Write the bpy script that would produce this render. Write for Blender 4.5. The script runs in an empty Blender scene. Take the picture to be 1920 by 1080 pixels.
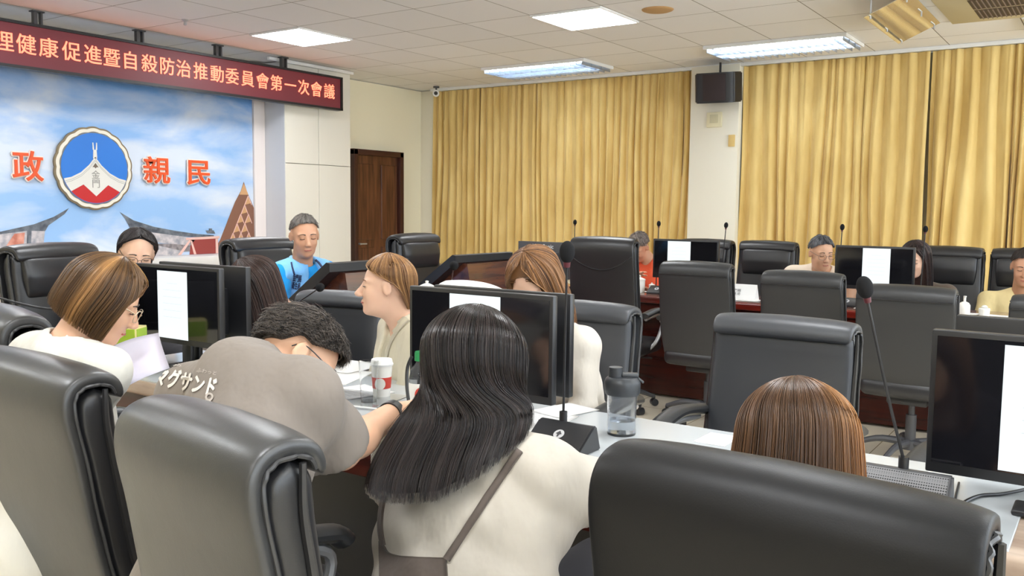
import bpy, bmesh, math, random
import numpy as np
from mathutils import Vector, Matrix
random.seed(7)
rng = np.random.default_rng(7)
SC = bpy.context.scene
COL = SC.collection
PI = math.pi

# ---------------------------------------------------------------- camera
F_PX = 1675.32
EYE = np.array([0.0, 0.0, 1.47])
RC = np.array([[0.5642970, 0.0677746, -0.8227852],
               [-0.8255019, 0.0592994, -0.5612756],
               [0.0107505, 0.9959368, 0.0894105]])
cam_d = bpy.data.cameras.new('camera'); cam = bpy.data.objects.new('camera', cam_d); COL.objects.link(cam)
cam_d.sensor_width = 36.0; cam_d.lens = F_PX / 1920 * 36; cam_d.clip_start = 0.05; cam_d.clip_end = 60
m4 = Matrix(((*RC[0], EYE[0]), (*RC[1], EYE[1]), (*RC[2], EYE[2]), (0, 0, 0, 1)))
cam.matrix_world = m4
SC.camera = cam

# ---------------------------------------------------------------- world, exposure, room lamps
world = bpy.data.worlds.new('world'); SC.world = world; world.use_nodes = True
bg = world.node_tree.nodes['Background']; bg.inputs[0].default_value = (0.84, 0.92, 1.0, 1); bg.inputs[1].default_value = 4.0
SC.view_settings.view_transform = 'Standard'; SC.view_settings.look = 'None'
SC.view_settings.gamma = 1; SC.view_settings.use_curve_mapping = False
SC.view_settings.exposure = 0.5
PANEL_POWER = 20.0       # emission of the flat ceiling panels
LOUVRE_POWER = 22.0
CEIL = 3.03


def at(px, py, D):
    """the point of the room seen at pixel (px, py) at depth D (metres along the view axis)"""
    d = RC @ np.array([px - 960, 540 - py, -F_PX]) / F_PX * D
    return d + EYE


def atz(px, py, z):
    d = RC @ np.array([px - 960, 540 - py, -F_PX]); t = (z - EYE[2]) / d[2]
    return d * t + EYE


def atx(px, py, X):
    d = RC @ np.array([px - 960, 540 - py, -F_PX]); t = X / d[0]
    return d * t + EYE


def cv(r, u, f):
    """a direction: r to the right of the view, u up, f away"""
    v = RC @ np.array([r, u, -f], float)
    return v / np.linalg.norm(v)


# ---------------------------------------------------------------- materials
def mat(name, col, rough=0.5, metal=0.0, spec=0.5, **k):
    m = bpy.data.materials.new(name); m.use_nodes = True
    b = m.node_tree.nodes['Principled BSDF']
    b.inputs['Base Color'].default_value = (*col, 1); b.inputs['Roughness'].default_value = rough
    b.inputs['Metallic'].default_value = metal; b.inputs['Specular IOR Level'].default_value = spec
    if 'emit' in k:
        b.inputs['Emission Color'].default_value = (*k['emit'], 1); b.inputs['Emission Strength'].default_value = k.get('es', 1)
    if 'sub' in k:
        b.inputs['Subsurface Weight'].default_value = k['sub']; b.inputs['Subsurface Radius'].default_value = (0.012, 0.005, 0.003)
        b.inputs['Subsurface Scale'].default_value = 1
    if 'trans' in k:
        b.inputs['Transmission Weight'].default_value = k['trans']; b.inputs['IOR'].default_value = k.get('ior', 1.45)
    if 'coat' in k: b.inputs['Coat Weight'].default_value = k['coat']
    if 'sheen' in k: b.inputs['Sheen Weight'].default_value = k['sheen']
    return m


def srgb(r, g, b):
    f = lambda c: ((c / 255 + 0.055) / 1.055) ** 2.4 if c / 255 > 0.04045 else c / 255 / 12.92
    return (f(r), f(g), f(b))


def nodes(m): return m.node_tree.nodes, m.node_tree.links, m.node_tree.nodes['Principled BSDF']


def add_bump(m, scale, strength, dist=0.002, detail=3, kind='noise', coord='Object', stretch=(1, 1, 1)):
    N, L, b = nodes(m)
    tc = N.new('ShaderNodeTexCoord'); mp = N.new('ShaderNodeMapping'); mp.inputs['Scale'].default_value = stretch
    L.new(tc.outputs[coord], mp.inputs[0])
    if kind == 'noise':
        t = N.new('ShaderNodeTexNoise'); t.inputs['Scale'].default_value = scale; t.inputs['Detail'].default_value = detail; out = t.outputs['Fac']
    else:
        t = N.new('ShaderNodeTexVoronoi'); t.inputs['Scale'].default_value = scale; out = t.outputs['Distance']
    L.new(mp.outputs[0], t.inputs['Vector'])
    bp = N.new('ShaderNodeBump'); bp.inputs['Strength'].default_value = strength; bp.inputs['Distance'].default_value = dist
    L.new(out, bp.inputs['Height'])
    if b.inputs['Normal'].is_linked:
        L.new(b.inputs['Normal'].links[0].from_socket, bp.inputs['Normal'])
    L.new(bp.outputs[0], b.inputs['Normal'])
    return m


def add_vary(m, c1, c2, scale, detail=3, stretch=(1, 1, 1), lo=0.35, hi=0.65, coord='Object'):
    N, L, b = nodes(m)
    tc = N.new('ShaderNodeTexCoord'); mp = N.new('ShaderNodeMapping'); mp.inputs['Scale'].default_value = stretch
    t = N.new('ShaderNodeTexNoise'); t.inputs['Scale'].default_value = scale; t.inputs['Detail'].default_value = detail
    r = N.new('ShaderNodeValToRGB'); r.color_ramp.elements[0].position = lo; r.color_ramp.elements[1].position = hi
    r.color_ramp.elements[0].color = (*c1, 1); r.color_ramp.elements[1].color = (*c2, 1)
    L.new(tc.outputs[coord], mp.inputs[0]); L.new(mp.outputs[0], t.inputs['Vector']); L.new(t.outputs['Fac'], r.inputs[0])
    L.new(r.outputs[0], b.inputs['Base Color'])
    return m


M = {}
M['leather'] = add_bump(add_bump(mat('leather', (0.016, 0.016, 0.018), 0.36, spec=0.55), 420, 0.25, 0.0006, 2), 9, 0.25, 0.006, 4)
M['leather_wall_sheen'] = add_bump(add_bump(mat('leather_wall_sheen', (0.036, 0.036, 0.037), 0.36, spec=0.6), 420, 0.25, 0.0006, 2), 7, 0.25, 0.006, 4)  # black leather lightened: the sheen of the bright walls is in its colour
M['leather_mid'] = add_bump(mat('leather_mid', (0.026, 0.027, 0.029), 0.40, spec=0.5), 420, 0.25, 0.0006, 2)
M['leather_no_sheen'] = add_bump(mat('leather_no_sheen', (0.010, 0.010, 0.011), 0.42, spec=0.22), 420, 0.25, 0.0006, 2)  # same leather darkened, for the chair back that reflects little light
M['leather_ceiling_sheen'] = add_bump(mat('leather_ceiling_sheen', (0.036, 0.039, 0.046), 0.42, spec=0.6), 420, 0.25, 0.0006, 2)  # same leather made paler and bluish, colouring in reflected ceiling light
M['piping'] = mat('piping', (0.035, 0.035, 0.037), 0.4)
M['plastic'] = mat('black_plastic', (0.014, 0.014, 0.016), 0.38)
M['plastic_grey'] = mat('grey_plastic', (0.06, 0.06, 0.065), 0.42)
M['silver'] = mat('silver_metal', (0.55, 0.56, 0.58), 0.32, 0.7)
M['foam'] = add_bump(mat('black_foam', (0.012, 0.012, 0.013), 0.95, spec=0.2), 300, 0.6, 0.001)
M['screen'] = mat('dark_screen', (0.006, 0.006, 0.008), 0.09, spec=0.7)
M['screen_back'] = mat('monitor_back', (0.035, 0.037, 0.04), 0.45)
M['page_lit'] = mat('page_lit', (0.02, 0.02, 0.02), 0.3, emit=(0.80, 0.88, 0.90), es=0.85)
M['page_text'] = mat('page_text', (0.02, 0.02, 0.02), 0.4, emit=(0.62, 0.68, 0.72), es=0.85)
M['paper'] = mat('paper', (0.86, 0.86, 0.85), 0.7)
M['paper_lilac'] = mat('paper_lilac', (0.74, 0.72, 0.86), 0.7)
M['ink'] = mat('ink', (0.06, 0.06, 0.07), 0.7)
M['cream_wall'] = add_bump(mat('cream_wall', srgb(240, 233, 206), 0.75), 60, 0.08, 0.002)
M['column_wall'] = add_bump(mat('column_wall', srgb(236, 230, 212), 0.75), 60, 0.08, 0.002)
M['panel'] = mat('white_panel', srgb(228, 224, 212), 0.45)
M['panel_gap'] = mat('panel_gap', srgb(150, 140, 128), 0.8)
M['lit_white'] = mat('white_enamel', (0.85, 0.85, 0.83), 0.4)
M['wood_dark'] = add_bump(add_vary(mat('door_wood', (0.07, 0.03, 0.02), 0.32), srgb(72, 42, 28), srgb(110, 70, 46), 9, 4, (3, 3, 0.25)), 30, 0.1, 0.001, 3, stretch=(4, 4, 0.3))
M['wood_frame'] = mat('door_frame_wood', srgb(66, 36, 30), 0.3)
M['wood_red'] = add_vary(mat('mahogany', (0.2, 0.04, 0.03), 0.2, spec=0.6, coat=0.4), srgb(86, 20, 14), srgb(124, 34, 22), 6, 4, (1, 0.25, 4))
M['wood_deep'] = add_vary(mat('dark_mahogany', (0.1, 0.02, 0.02), 0.25), srgb(48, 14, 10), srgb(70, 22, 14), 6, 4, (1, 0.25, 4))
M['wood_brown'] = add_vary(mat('walnut_panel', (0.1, 0.05, 0.03), 0.22, spec=0.6, coat=0.5), srgb(66, 40, 34), srgb(98, 58, 40), 4, 5, (0.4, 4, 6))
M['wood_light'] = add_vary(mat('worn_oak', (0.4, 0.3, 0.25), 0.3), srgb(150, 128, 112), srgb(188, 168, 150), 5, 5, (5, 0.6, 2))
M['desk_glass'] = mat('grey_desk_top', srgb(188, 193, 196), 0.14, spec=0.6)
M['skin'] = mat('skin', srgb(214, 168, 138), 0.5, spec=0.4, sub=0.12)
M['skin_tan'] = mat('skin_tan', srgb(204, 154, 124), 0.48, spec=0.4, sub=0.1)
M['skin_pale'] = mat('skin_pale', srgb(222, 180, 154), 0.5, spec=0.4, sub=0.12)
M['lip'] = mat('lip', srgb(176, 96, 88), 0.4)
M['dark_line'] = mat('dark_line', (0.02, 0.015, 0.013), 0.5)
M['glass'] = mat('clear_plastic', (0.95, 0.96, 0.97), 0.05, trans=1.0, ior=1.3)
M['glass_grey'] = mat('smoked_plastic', (0.75, 0.77, 0.8), 0.06, trans=0.95, ior=1.3)
M['porcelain'] = mat('porcelain', (0.88, 0.86, 0.80), 0.2)
M['red_print'] = mat('red_print', srgb(198, 62, 48), 0.5)
M['green'] = mat('green_cap', srgb(40, 140, 80), 0.4)
M['lime'] = mat('lime_card', srgb(160, 190, 50), 0.6)
M['cloth_white'] = mat('white_cloth', (0.8, 0.79, 0.76), 0.85, sheen=0.2)


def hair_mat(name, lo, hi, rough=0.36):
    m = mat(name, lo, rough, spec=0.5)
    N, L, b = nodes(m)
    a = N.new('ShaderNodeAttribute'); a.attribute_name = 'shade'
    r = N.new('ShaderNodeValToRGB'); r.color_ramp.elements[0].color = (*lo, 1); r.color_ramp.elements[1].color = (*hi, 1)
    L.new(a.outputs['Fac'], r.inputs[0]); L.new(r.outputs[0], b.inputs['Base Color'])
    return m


# ---------------------------------------------------------------- object helpers
def tag(o, label=None, cat=None, group=None, kind=None):
    if label: o['label'] = label
    if cat: o['category'] = cat
    if group: o['group'] = group
    if kind: o['kind'] = kind
    return o


def empty(name, loc=(0, 0, 0), rz=0.0, label=None, cat=None, group=None):
    o = bpy.data.objects.new(name, None); COL.objects.link(o)
    o.location = Vector([float(x) for x in loc]); o.rotation_euler = (0, 0, rz); o.empty_display_size = 0.1
    return tag(o, label, cat, group)


def link(name, me, material, parent=None, local=False):
    """link a mesh as one object; its coordinates are in the frame of its thing"""
    o = bpy.data.objects.new(name, me); COL.objects.link(o)
    if material is not None:
        if isinstance(material, (list, tuple)):
            for x in material: me.materials.append(x)
        elif not me.materials: me.materials.append(material)
    if parent is not None: o.parent = parent
    return o


def bm_obj(name, bm, material, parent=None, smooth=True, angle=40):
    me = bpy.data.meshes.new(name); bmesh.ops.recalc_face_normals(bm, faces=bm.faces[:])
    bm.to_mesh(me); bm.free()
    if smooth:
        for p in me.polygons: p.use_smooth = True
        try: me.set_sharp_from_angle(angle=math.radians(angle))
        except Exception: pass
    return link(name, me, material, parent)


def copy_tree(o, parent=None):
    c = o.copy(); COL.objects.link(c); c.parent = parent
    for ch in list(o.children): copy_tree(ch, c)
    return c


def box(bm, c, s, R=None, bev=0.0, seg=2, taper=None):
    """box of size s centred at c, optional rotation matrix (3x3) and bevel"""
    g = bmesh.ops.create_cube(bm, size=1.0); vs = g['verts']
    for v in vs:
        co = Vector((v.co.x * s[0], v.co.y * s[1], v.co.z * s[2]))
        if taper and v.co.z > 0: co.x *= taper[0]; co.y *= taper[1]
        if R is not None: co = Matrix(R) @ co
        v.co = co + Vector([float(q) for q in c])
    if bev > 0:
        es = {e for v in vs for e in v.link_edges}
        bmesh.ops.bevel(bm, geom=list(es), offset=bev, segments=seg, affect='EDGES', profile=0.5)
    return bm


def cyl(bm, a, b, ra, rb=None, n=20, caps=True):
    a = Vector([float(q) for q in a]); b = Vector([float(q) for q in b]); rb = ra if rb is None else rb
    d = (b - a); L = d.length; q = Vector((0, 0, 1)).rotation_difference(d.normalized())
    g = bmesh.ops.create_cone(bm, cap_ends=caps, segments=n, radius1=ra, radius2=rb, depth=L)
    for v in g['verts']: v.co = q @ v.co + (a + b) / 2
    return bm


def lathe(bm, prof, c=(0, 0, 0), n=28, closed=True):
    rings = []
    for r, z in prof:
        rings.append([bm.verts.new((c[0] + r * math.cos(2 * PI * k / n), c[1] + r * math.sin(2 * PI * k / n), c[2] + z)) for k in range(n)] if r > 1e-6 else [bm.verts.new((c[0], c[1], c[2] + z))])
    for p, q in zip(rings, rings[1:]):
        for k in range(n):
            k2 = (k + 1) % n
            if len(p) == 1 and len(q) == 1: continue
            if len(p) == 1: bm.faces.new((p[0], q[k], q[k2]))
            elif len(q) == 1: bm.faces.new((p[k], p[k2], q[0]))
            else: bm.faces.new((p[k], p[k2], q[k2], q[k]))
    return bm


def catmull(pts, n):
    P = [np.array(p, float) for p in pts]; P = [2 * P[0] - P[1]] + P + [2 * P[-1] - P[-2]]
    out = []
    m = len(P) - 3
    for i in range(n):
        t = i / (n - 1) * m; k = min(int(t), m - 1); u = t - k
        a, b, c, d = P[k:k + 4]
        out.append(0.5 * ((2 * b) + (-a + c) * u + (2 * a - 5 * b + 4 * c - d) * u * u + (-a + 3 * b - 3 * c + d) * u ** 3))
    return out


def tube(bm, pts, r, n=8, samples=None, r_end=None):
    if samples: pts = catmull(pts, samples)
    P = [Vector([float(x) for x in p]) for p in pts]; rings = []
    nrm = None
    for i, p in enumerate(P):
        t = (P[min(i + 1, len(P) - 1)] - P[max(i - 1, 0)]).normalized()
        if nrm is None:
            nrm = t.orthogonal().normalized()
        nrm = (nrm - t * nrm.dot(t)).normalized(); bi = t.cross(nrm)
        rr = r if r_end is None else r + (r_end - r) * i / (len(P) - 1)
        rings.append([bm.verts.new(p + (nrm * math.cos(2 * PI * k / n) + bi * math.sin(2 * PI * k / n)) * rr) for k in range(n)])
    for a, b in zip(rings, rings[1:]):
        for k in range(n): bm.faces.new((a[k], a[(k + 1) % n], b[(k + 1) % n], b[k]))
    bm.faces.new(rings[0]); bm.faces.new(rings[-1][::-1])
    return bm


def prism(bm, poly, axis_o, ux, uy, depth):
    """polygon (list of 2D) laid in the plane (axis_o, ux, uy) and given a thickness along -normal"""
    o = Vector(axis_o); ux = Vector(ux); uy = Vector(uy); nn = ux.cross(uy).normalized()
    a = [bm.verts.new(o + ux * x + uy * y) for x, y in poly]
    b = [bm.verts.new(o + ux * x + uy * y - nn * depth) for x, y in poly]
    bm.faces.new(a); bm.faces.new(b[::-1])
    for i in range(len(a)):
        j = (i + 1) % len(a); bm.faces.new((a[i], b[i], b[j], a[j]))
    return bm


def ellipsoid(bm, c, r, R=None, u=20, v=12):
    g = bmesh.ops.create_uvsphere(bm, u_segments=u, v_segments=v, radius=1)
    for w in g['verts']:
        co = Vector((w.co.x * r[0], w.co.y * r[1], w.co.z * r[2]))
        if R is not None: co = Matrix(R) @ co
        w.co = co + Vector([float(q) for q in c])
    return bm


def text_mesh(name, body, size, material, M4, extrude=0.002, offset=0.0, parent=None, align='CENTER', sx=1.0):
    cu = bpy.data.curves.new(name, 'FONT'); cu.body = body; cu.size = size; cu.extrude = extrude; cu.offset = offset
    cu.align_x = align; cu.align_y = 'CENTER'; cu.resolution_u = 3
    t = bpy.data.objects.new('tmp_text', cu); COL.objects.link(t)
    dg = bpy.context.evaluated_depsgraph_get(); me = bpy.data.meshes.new_from_object(t.evaluated_get(dg))
    bpy.data.objects.remove(t); bpy.data.curves.remove(cu)
    me.transform(Matrix.Diagonal((sx, 1, 1, 1))); me.transform(M4)
    me.name = name; me.materials.clear()
    return link(name, me, material, parent)


def frame(o, x, y):
    """4x4 from origin, x dir, y dir"""
    x = Vector([float(q) for q in x]).normalized(); y = Vector([float(q) for q in y]); y = (y - x * y.dot(x)).normalized(); z = x.cross(y)
    m = Matrix((x, y, z)).transposed().to_4x4(); m.translation = Vector([float(q) for q in o]); return m


# ================================================================ THE ROOM
def plain(name, c, s, m, bev=0.0, kind='structure', parent=None):
    bm = bmesh.new(); box(bm, c, s, bev=bev); o = bm_obj(name, bm, m, parent, smooth=bev > 0)
    if kind and parent is None: o['kind'] = kind
    return o


XW, YW = 9.62, 7.95           # window wall and door wall planes
# floor
m = mat('floor_tile', srgb(205, 192, 165), 0.14, spec=0.5)
N, L, b = nodes(m)
tc = N.new('ShaderNodeTexCoord'); br = N.new('ShaderNodeTexBrick'); br.offset = 0; br.inputs['Scale'].default_value = 1.0
br.inputs['Brick Width'].default_value = 0.6; br.inputs['Row Height'].default_value = 0.6; br.inputs['Mortar Size'].default_value = 0.003
br.inputs['Color1'].default_value = (*srgb(228, 217, 194), 1); br.inputs['Color2'].default_value = (*srgb(233, 223, 202), 1); br.inputs['Mortar'].default_value = (*srgb(150, 136, 112), 1)
L.new(tc.outputs['Object'], br.inputs['Vector']); L.new(br.outputs['Color'], b.inputs['Base Color'])
plain('floor', (3.4, 2.6, -0.05), (13.4, 11.4, 0.1), m)
# ceiling with its tile grid
m = mat('ceiling_tile', srgb(205, 196, 186), 0.9)
N, L, b = nodes(m)
tc = N.new('ShaderNodeTexCoord'); mp = N.new('ShaderNodeMapping'); mp.inputs['Location'].default_value = (-5.53 + 0.668 * 20, -5.405 + 0.66 * 20, 0)
br = N.new('ShaderNodeTexBrick'); br.offset = 0; br.inputs['Scale'].default_value = 1.0
br.inputs['Brick Width'].default_value = 0.668; br.inputs['Row Height'].default_value = 0.66; br.inputs['Mortar Size'].default_value = 0.0045; br.inputs['Mortar Smooth'].default_value = 0.3
br.inputs['Color1'].default_value = (*srgb(240, 238, 236), 1); br.inputs['Color2'].default_value = (*srgb(234, 232, 230), 1); br.inputs['Mortar'].default_value = (*srgb(140, 130, 118), 1)
L.new(tc.outputs['Object'], mp.inputs[0]); L.new(mp.outputs[0], br.inputs['Vector']); L.new(br.outputs['Color'], b.inputs['Base Color'])
bp = N.new('ShaderNodeBump'); bp.inputs['Strength'].default_value = 0.5; bp.inputs['Distance'].default_value = 0.004; bp.invert = True
L.new(br.outputs['Fac'], bp.inputs['Height']); L.new(bp.outputs[0], b.inputs['Normal'])
me = bpy.data.meshes.new('ceiling')
me.from_pydata([(-3.3, -3, CEIL), (9.7, -3, CEIL), (9.7, 8.2, CEIL), (-3.3, 8.2, CEIL), (-3.3, -3, CEIL + .1), (9.7, -3, CEIL + .1), (9.7, 8.2, CEIL + .1), (-3.3, 8.2, CEIL + .1)], [],
               [(0, 3, 2, 1), (4, 5, 6, 7), (0, 1, 5, 4), (1, 2, 6, 5), (2, 3, 7, 6), (3, 0, 4, 7)])
tag(link('ceiling', me, m), kind='structure')
# walls
plain('wall_right', (XW + 0.06, 2.6, 1.51), (0.12, 11.2, 3.02), M['cream_wall'])
plain('wall_front', (3.3, YW + 0.06, 1.51), (12.8, 0.12, 3.02), M['cream_wall'])
plain('wall_back', (-3.06, 2.6, 1.51), (0.12, 11.2, 3.02), M['cream_wall'])
plain('wall_left', (3.3, -2.86, 0.4), (12.8, 0.12, 0.8), M['cream_wall'])
plain('wall_left_lintel', (3.3, -2.86, 2.95), (12.8, 0.12, 0.14), M['cream_wall'])
for k in range(7): plain('light_gap_post_%d' % (k + 1), (-2.9 + k * 2.05, -2.86, 1.84), (0.12, 0.10, 2.1), M['lit_white'])  # opening and posts added out of view so sky light brightens the ceiling
# column between the curtains
plain('wall_column', (9.46, 3.73, 1.51), (0.30, 0.55, 3.02), M['column_wall'], 0.004)
plain('wall_corner', (9.52, 7.84, 1.51), (0.2, 0.22, 3.02), M['column_wall'], 0.004)
plain('trim_1', (9.33, 2.4, CEIL - 0.02), (0.03, 10.6, 0.035), M['lit_white'])
# panelled front wall right of the mural and the low wall below the mural
plain('wall_panel_back', (7.19, 7.77, 1.505), (0.97, 0.34, 3.0), M['panel_gap'])
bm = bmesh.new()
for x0, x1 in ((6.69, 7.177), (7.183, 7.68)):
    for z0, z1 in ((0, 1.927), (1.933, 3.015)):
        box(bm, ((x0 + x1) / 2, 7.575, (z0 + z1) / 2), (x1 - x0, 0.03, z1 - z0), bev=0.002, seg=1)
o = bm_obj('wall_front_panels', bm, M['panel'], smooth=False); o['kind'] = 'structure'
plain('wall_panel_end', (7.684, 7.76, 1.508), (0.012, 0.37, 3.0), M['panel'])
plain('wall_panel_jamb', (6.695, 7.75, 1.99), (0.014, 0.36, 2.05), mat('jamb', srgb(205, 206, 210), 0.5))
plain('wall_below_mural_core', (2.7, 7.76, 0.42), (7.9, 0.34, 0.84), M['panel_gap'])
bm = bmesh.new()
for k in range(9):
    x1 = 6.68 - k * 0.98; box(bm, (x1 - 0.488, 7.575, 0.42), (0.973, 0.03, 0.835), bev=0.002, seg=1)
o = bm_obj('wall_low_panels', bm, M['panel'], smooth=False); o['kind'] = 'structure'
plain('trim_2', (2.7, 7.745, 0.905), (7.96, 0.39, 0.10), mat('ledge', srgb(232, 230, 226), 0.4), 0.004)
plain('trim_3', (6.61, 7.9, 1.98), (0.15, 0.04, 2.06), mat('mural_border', srgb(236, 226, 220), 0.5))
# the door
bm = bmesh.new()
box(bm, (8.50, 7.925, 1.07), (0.86, 0.045, 2.12))
for x in (8.28, 8.72):
    for z0, z1 in ((0.15, 0.95), (1.05, 2.0)): box(bm, (x, 7.898, (z0 + z1) / 2), (0.3, 0.018, z1 - z0), bev=0.008)
d = bm_obj('door_1', bm, M['wood_dark'], smooth=False); d['kind'] = 'structure'
bm = bmesh.new()
box(bm, (8.92, 7.90, 1.085), (0.07, 0.11, 2.17), bev=0.006); box(bm, (8.07, 7.90, 1.085), (0.07, 0.11, 2.17), bev=0.006); box(bm, (8.495, 7.90, 2.14), (0.92, 0.11, 0.07), bev=0.006)
bm_obj('door_frame', bm, M['wood_frame'], d)
bm = bmesh.new(); cyl(bm, (8.14, 7.9, 1.0), (8.14, 7.84, 1.0), 0.012); cyl(bm, (8.14, 7.845, 1.0), (8.25, 7.845, 1.0), 0.009)
bm_obj('door_handle', bm, M['silver'], d)
# doors in the wall behind the photographer
for k, y in enumerate((3.2, 0.2)):
    bm = bmesh.new(); box(bm, (-2.98, y, 1.08), (0.05, 1.5, 2.14))
    for dy in (-0.37, 0.37):
        for z0, z1 in ((0.15, 0.95), (1.05, 2.0)): box(bm, (-2.95, y + dy, (z0 + z1) / 2), (0.02, 0.5, z1 - z0), bev=0.008)
    d2 = bm_obj('door_%d' % (k + 2), bm, M['wood_dark'], smooth=False); d2['kind'] = 'structure'
plain('floor_dais', (3.6, 5.65, 0.075), (4.6, 3.7, 0.15), M['wood_deep'], 0.01)

# ---------------------------------------------------------------- mural
def to_y(x, z, y): return (x, y, z)


mm = mat('sky_print', (0.3, 0.5, 0.9), 0.55)
N, L, b = nodes(mm)
tc = N.new('ShaderNodeTexCoord'); mp = N.new('ShaderNodeMapping'); mp.inputs['Scale'].default_value = (0.7, 1, 1.9); mp.inputs['Location'].default_value = (1.3, 0, 0.4)
t = N.new('ShaderNodeTexNoise'); t.inputs['Scale'].default_value = 1.25; t.inputs['Detail'].default_value = 9; t.inputs['Roughness'].default_value = 0.52; t.inputs['Distortion'].default_value = 0.35
L.new(tc.outputs['Object'], mp.inputs[0]); L.new(mp.outputs[0], t.inputs['Vector'])
r = N.new('ShaderNodeValToRGB'); e = r.color_ramp.elements; e[0].position = 0.41; e[0].color = (0, 0, 0, 1); e[1].position = 0.60; e[1].color = (1, 1, 1, 1)
L.new(t.outputs['Fac'], r.inputs[0])
sx = N.new('ShaderNodeSeparateXYZ'); L.new(tc.outputs['Object'], sx.inputs[0])
mr = N.new('ShaderNodeMapRange'); mr.inputs['From Min'].default_value = 0.95; mr.inputs['From Max'].default_value = 2.6; L.new(sx.outputs['Z'], mr.inputs['Value'])
g = N.new('ShaderNodeValToRGB'); e = g.color_ramp.elements
e[0].position = 0.0; e[0].color = (*srgb(150, 190, 235), 1); e[1].position = 1.0; e[1].color = (*srgb(54, 86, 146), 1)
x = e.new(0.45); x.color = (*srgb(112, 166, 232), 1); x = e.new(0.8); x.color = (*srgb(84, 134, 210), 1)
L.new(mr.outputs[0], g.inputs[0])
g2 = N.new('ShaderNodeValToRGB'); e = g2.color_ramp.elements
e[0].position = 0.0; e[0].color = (*srgb(214, 224, 238), 1); e[1].position = 1.0; e[1].color = (*srgb(136, 146, 164), 1)
x = e.new(0.6); x.color = (*srgb(204, 216, 238), 1)
L.new(mr.outputs[0], g2.inputs[0])
mx = N.new('ShaderNodeMixRGB'); L.new(r.outputs[0], mx.inputs[0]); L.new(g.outputs[0], mx.inputs[1]); L.new(g2.outputs[0], mx.inputs[2])
L.new(mx.outputs[0], b.inputs['Base Color'])
YM = 7.9
mural = empty('wall_mural', (4.6, YM, 0.955), label='large sky mural with swallow-tail temple roofs on the front wall', cat='mural')


def mur(name, polys, material, dy, parent=mural, z0=0.955):
    """flat printed pieces of the mural, a little proud of the sky"""
    bm = bmesh.new()
    for poly in polys: prism(bm, poly, (-4.6, -dy, -0.955), (1, 0, 0), (0, 0, 1), -0.0012)
    return bm_obj(name, bm, material, parent, smooth=False)


bm = bmesh.new(); box(bm, (-0.5, 0.012, 0.83), (4.86, 0.02, 1.66)); bm_obj('printed_sky', bm, mm, mural, smooth=False)
roofgrey = add_vary(mat('roof_slate_print', (0.2, 0.2, 0.22), 0.6), srgb(70, 76, 86), srgb(120, 126, 134), 14)
stucco = add_vary(mat('roof_stucco_print', (0.5, 0.5, 0.5), 0.6), srgb(150, 150, 158), srgb(208, 200, 200), 16, 5)
brickp = add_vary(mat('brick_print', (0.5, 0.2, 0.15), 0.6), srgb(186, 108, 88), srgb(222, 160, 140), 12)
redp = mat('red_gate_print', srgb(150, 62, 56), 0.6)
goldp = mat('lattice_gold_print', srgb(205, 158, 112), 0.6); goldd = mat('lattice_brown_print', srgb(132, 90, 70), 0.6); pinkp = mat('lattice_pink_print', srgb(232, 190, 178), 0.6)
# left temple roof: long ridge curling up to the tip at (4.44, 1.41)
mur('temple_roof_ridge', [[(2.2, 1.22), (3.2, 1.17), (3.81, 1.215), (4.12, 1.28), (4.3, 1.345), (4.444, 1.425), (4.40, 1.37), (4.25, 1.27), (4.22, 1.22), (4.06, 1.225), (3.6, 1.17), (3.0, 1.13), (2.2, 1.16)]], roofgrey, 0.002)
mur('temple_roof_gable', [[(2.2, 1.16), (3.0, 1.13), (3.6, 1.17), (4.06, 1.225), (4.22, 1.24), (4.2, 1.1), (4.18, 0.957), (2.2, 0.957)]], stucco, 0.001)
mur('temple_wall', [[(2.2, 1.04), (3.2, 1.03), (3.98, 1.04), (3.98, 0.957), (2.2, 0.957)], [(3.95, 1.2), (4.04, 1.21), (4.02, 1.06), (3.9, 1.03), (3.88, 1.1)]], brickp, 0.003)
mur('temple_roof_edge', [[(4.06, 1.23), (4.1, 1.24), (4.09, 1.1), (4.02, 0.97), (3.97, 0.957), (4.05, 1.08)]], roofgrey, 0.003)
# right temple roof
mur('temple_roof_ridge', [[(4.939, 1.39), (5.08, 1.31), (5.3, 1.245), (5.55, 1.2), (5.8, 1.165), (6.0, 1.15), (6.0, 1.12), (5.5, 1.15), (5.2, 1.19), (5.1, 1.14), (5.04, 1.24), (4.99, 1.33)]], roofgrey, 0.002)
mur('temple_roof_gable', [[(5.2, 1.2), (5.5, 1.16), (5.78, 1.12), (5.72, 1.05), (5.4, 1.08), (5.3, 1.1), (5.22, 1.14)], [(5.2, 1.02), (5.27, 1.07), (5.38, 1.05), (5.6, 1.0), (5.6, 0.957), (5.2, 0.957)]], stucco, 0.003)
mur('temple_roof_tiles', [[(5.17, 1.19), (5.3, 1.08), (5.75, 1.06), (5.72, 0.99), (5.2, 0.97), (5.12, 1.1)]], add_vary(mat('roof_shadow_print', (0.3, 0.3, 0.3), 0.6), srgb(110, 104, 106), srgb(160, 150, 150), 20), 0.001)
mur('red_gate', [[(5.72, 1.11), (6.02, 1.12), (6.02, 0.957), (5.70, 0.957)]], redp, 0.003)
mur('gate_frame', [[(5.66, 1.13), (6.07, 1.14), (6.07, 1.115), (5.66, 1.105)], [(6.02, 1.12), (6.05, 1.12), (6.05, 0.957), (6.02, 0.957)], [(5.70, 1.11), (5.73, 1.11), (5.60, 0.957), (5.56, 0.957)], [(5.71, 1.1), (5.73, 1.1), (5.78, 0.957), (5.75, 0.957)]], pinkp, 0.005)
mur('pagoda', [[(5.92, 1.17), (6.02, 1.165), (6.0, 1.2), (5.98, 1.2), (5.98, 1.22), (5.94, 1.22), (5.94, 1.2), (5.9, 1.2)]], roofgrey, 0.002)
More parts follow.
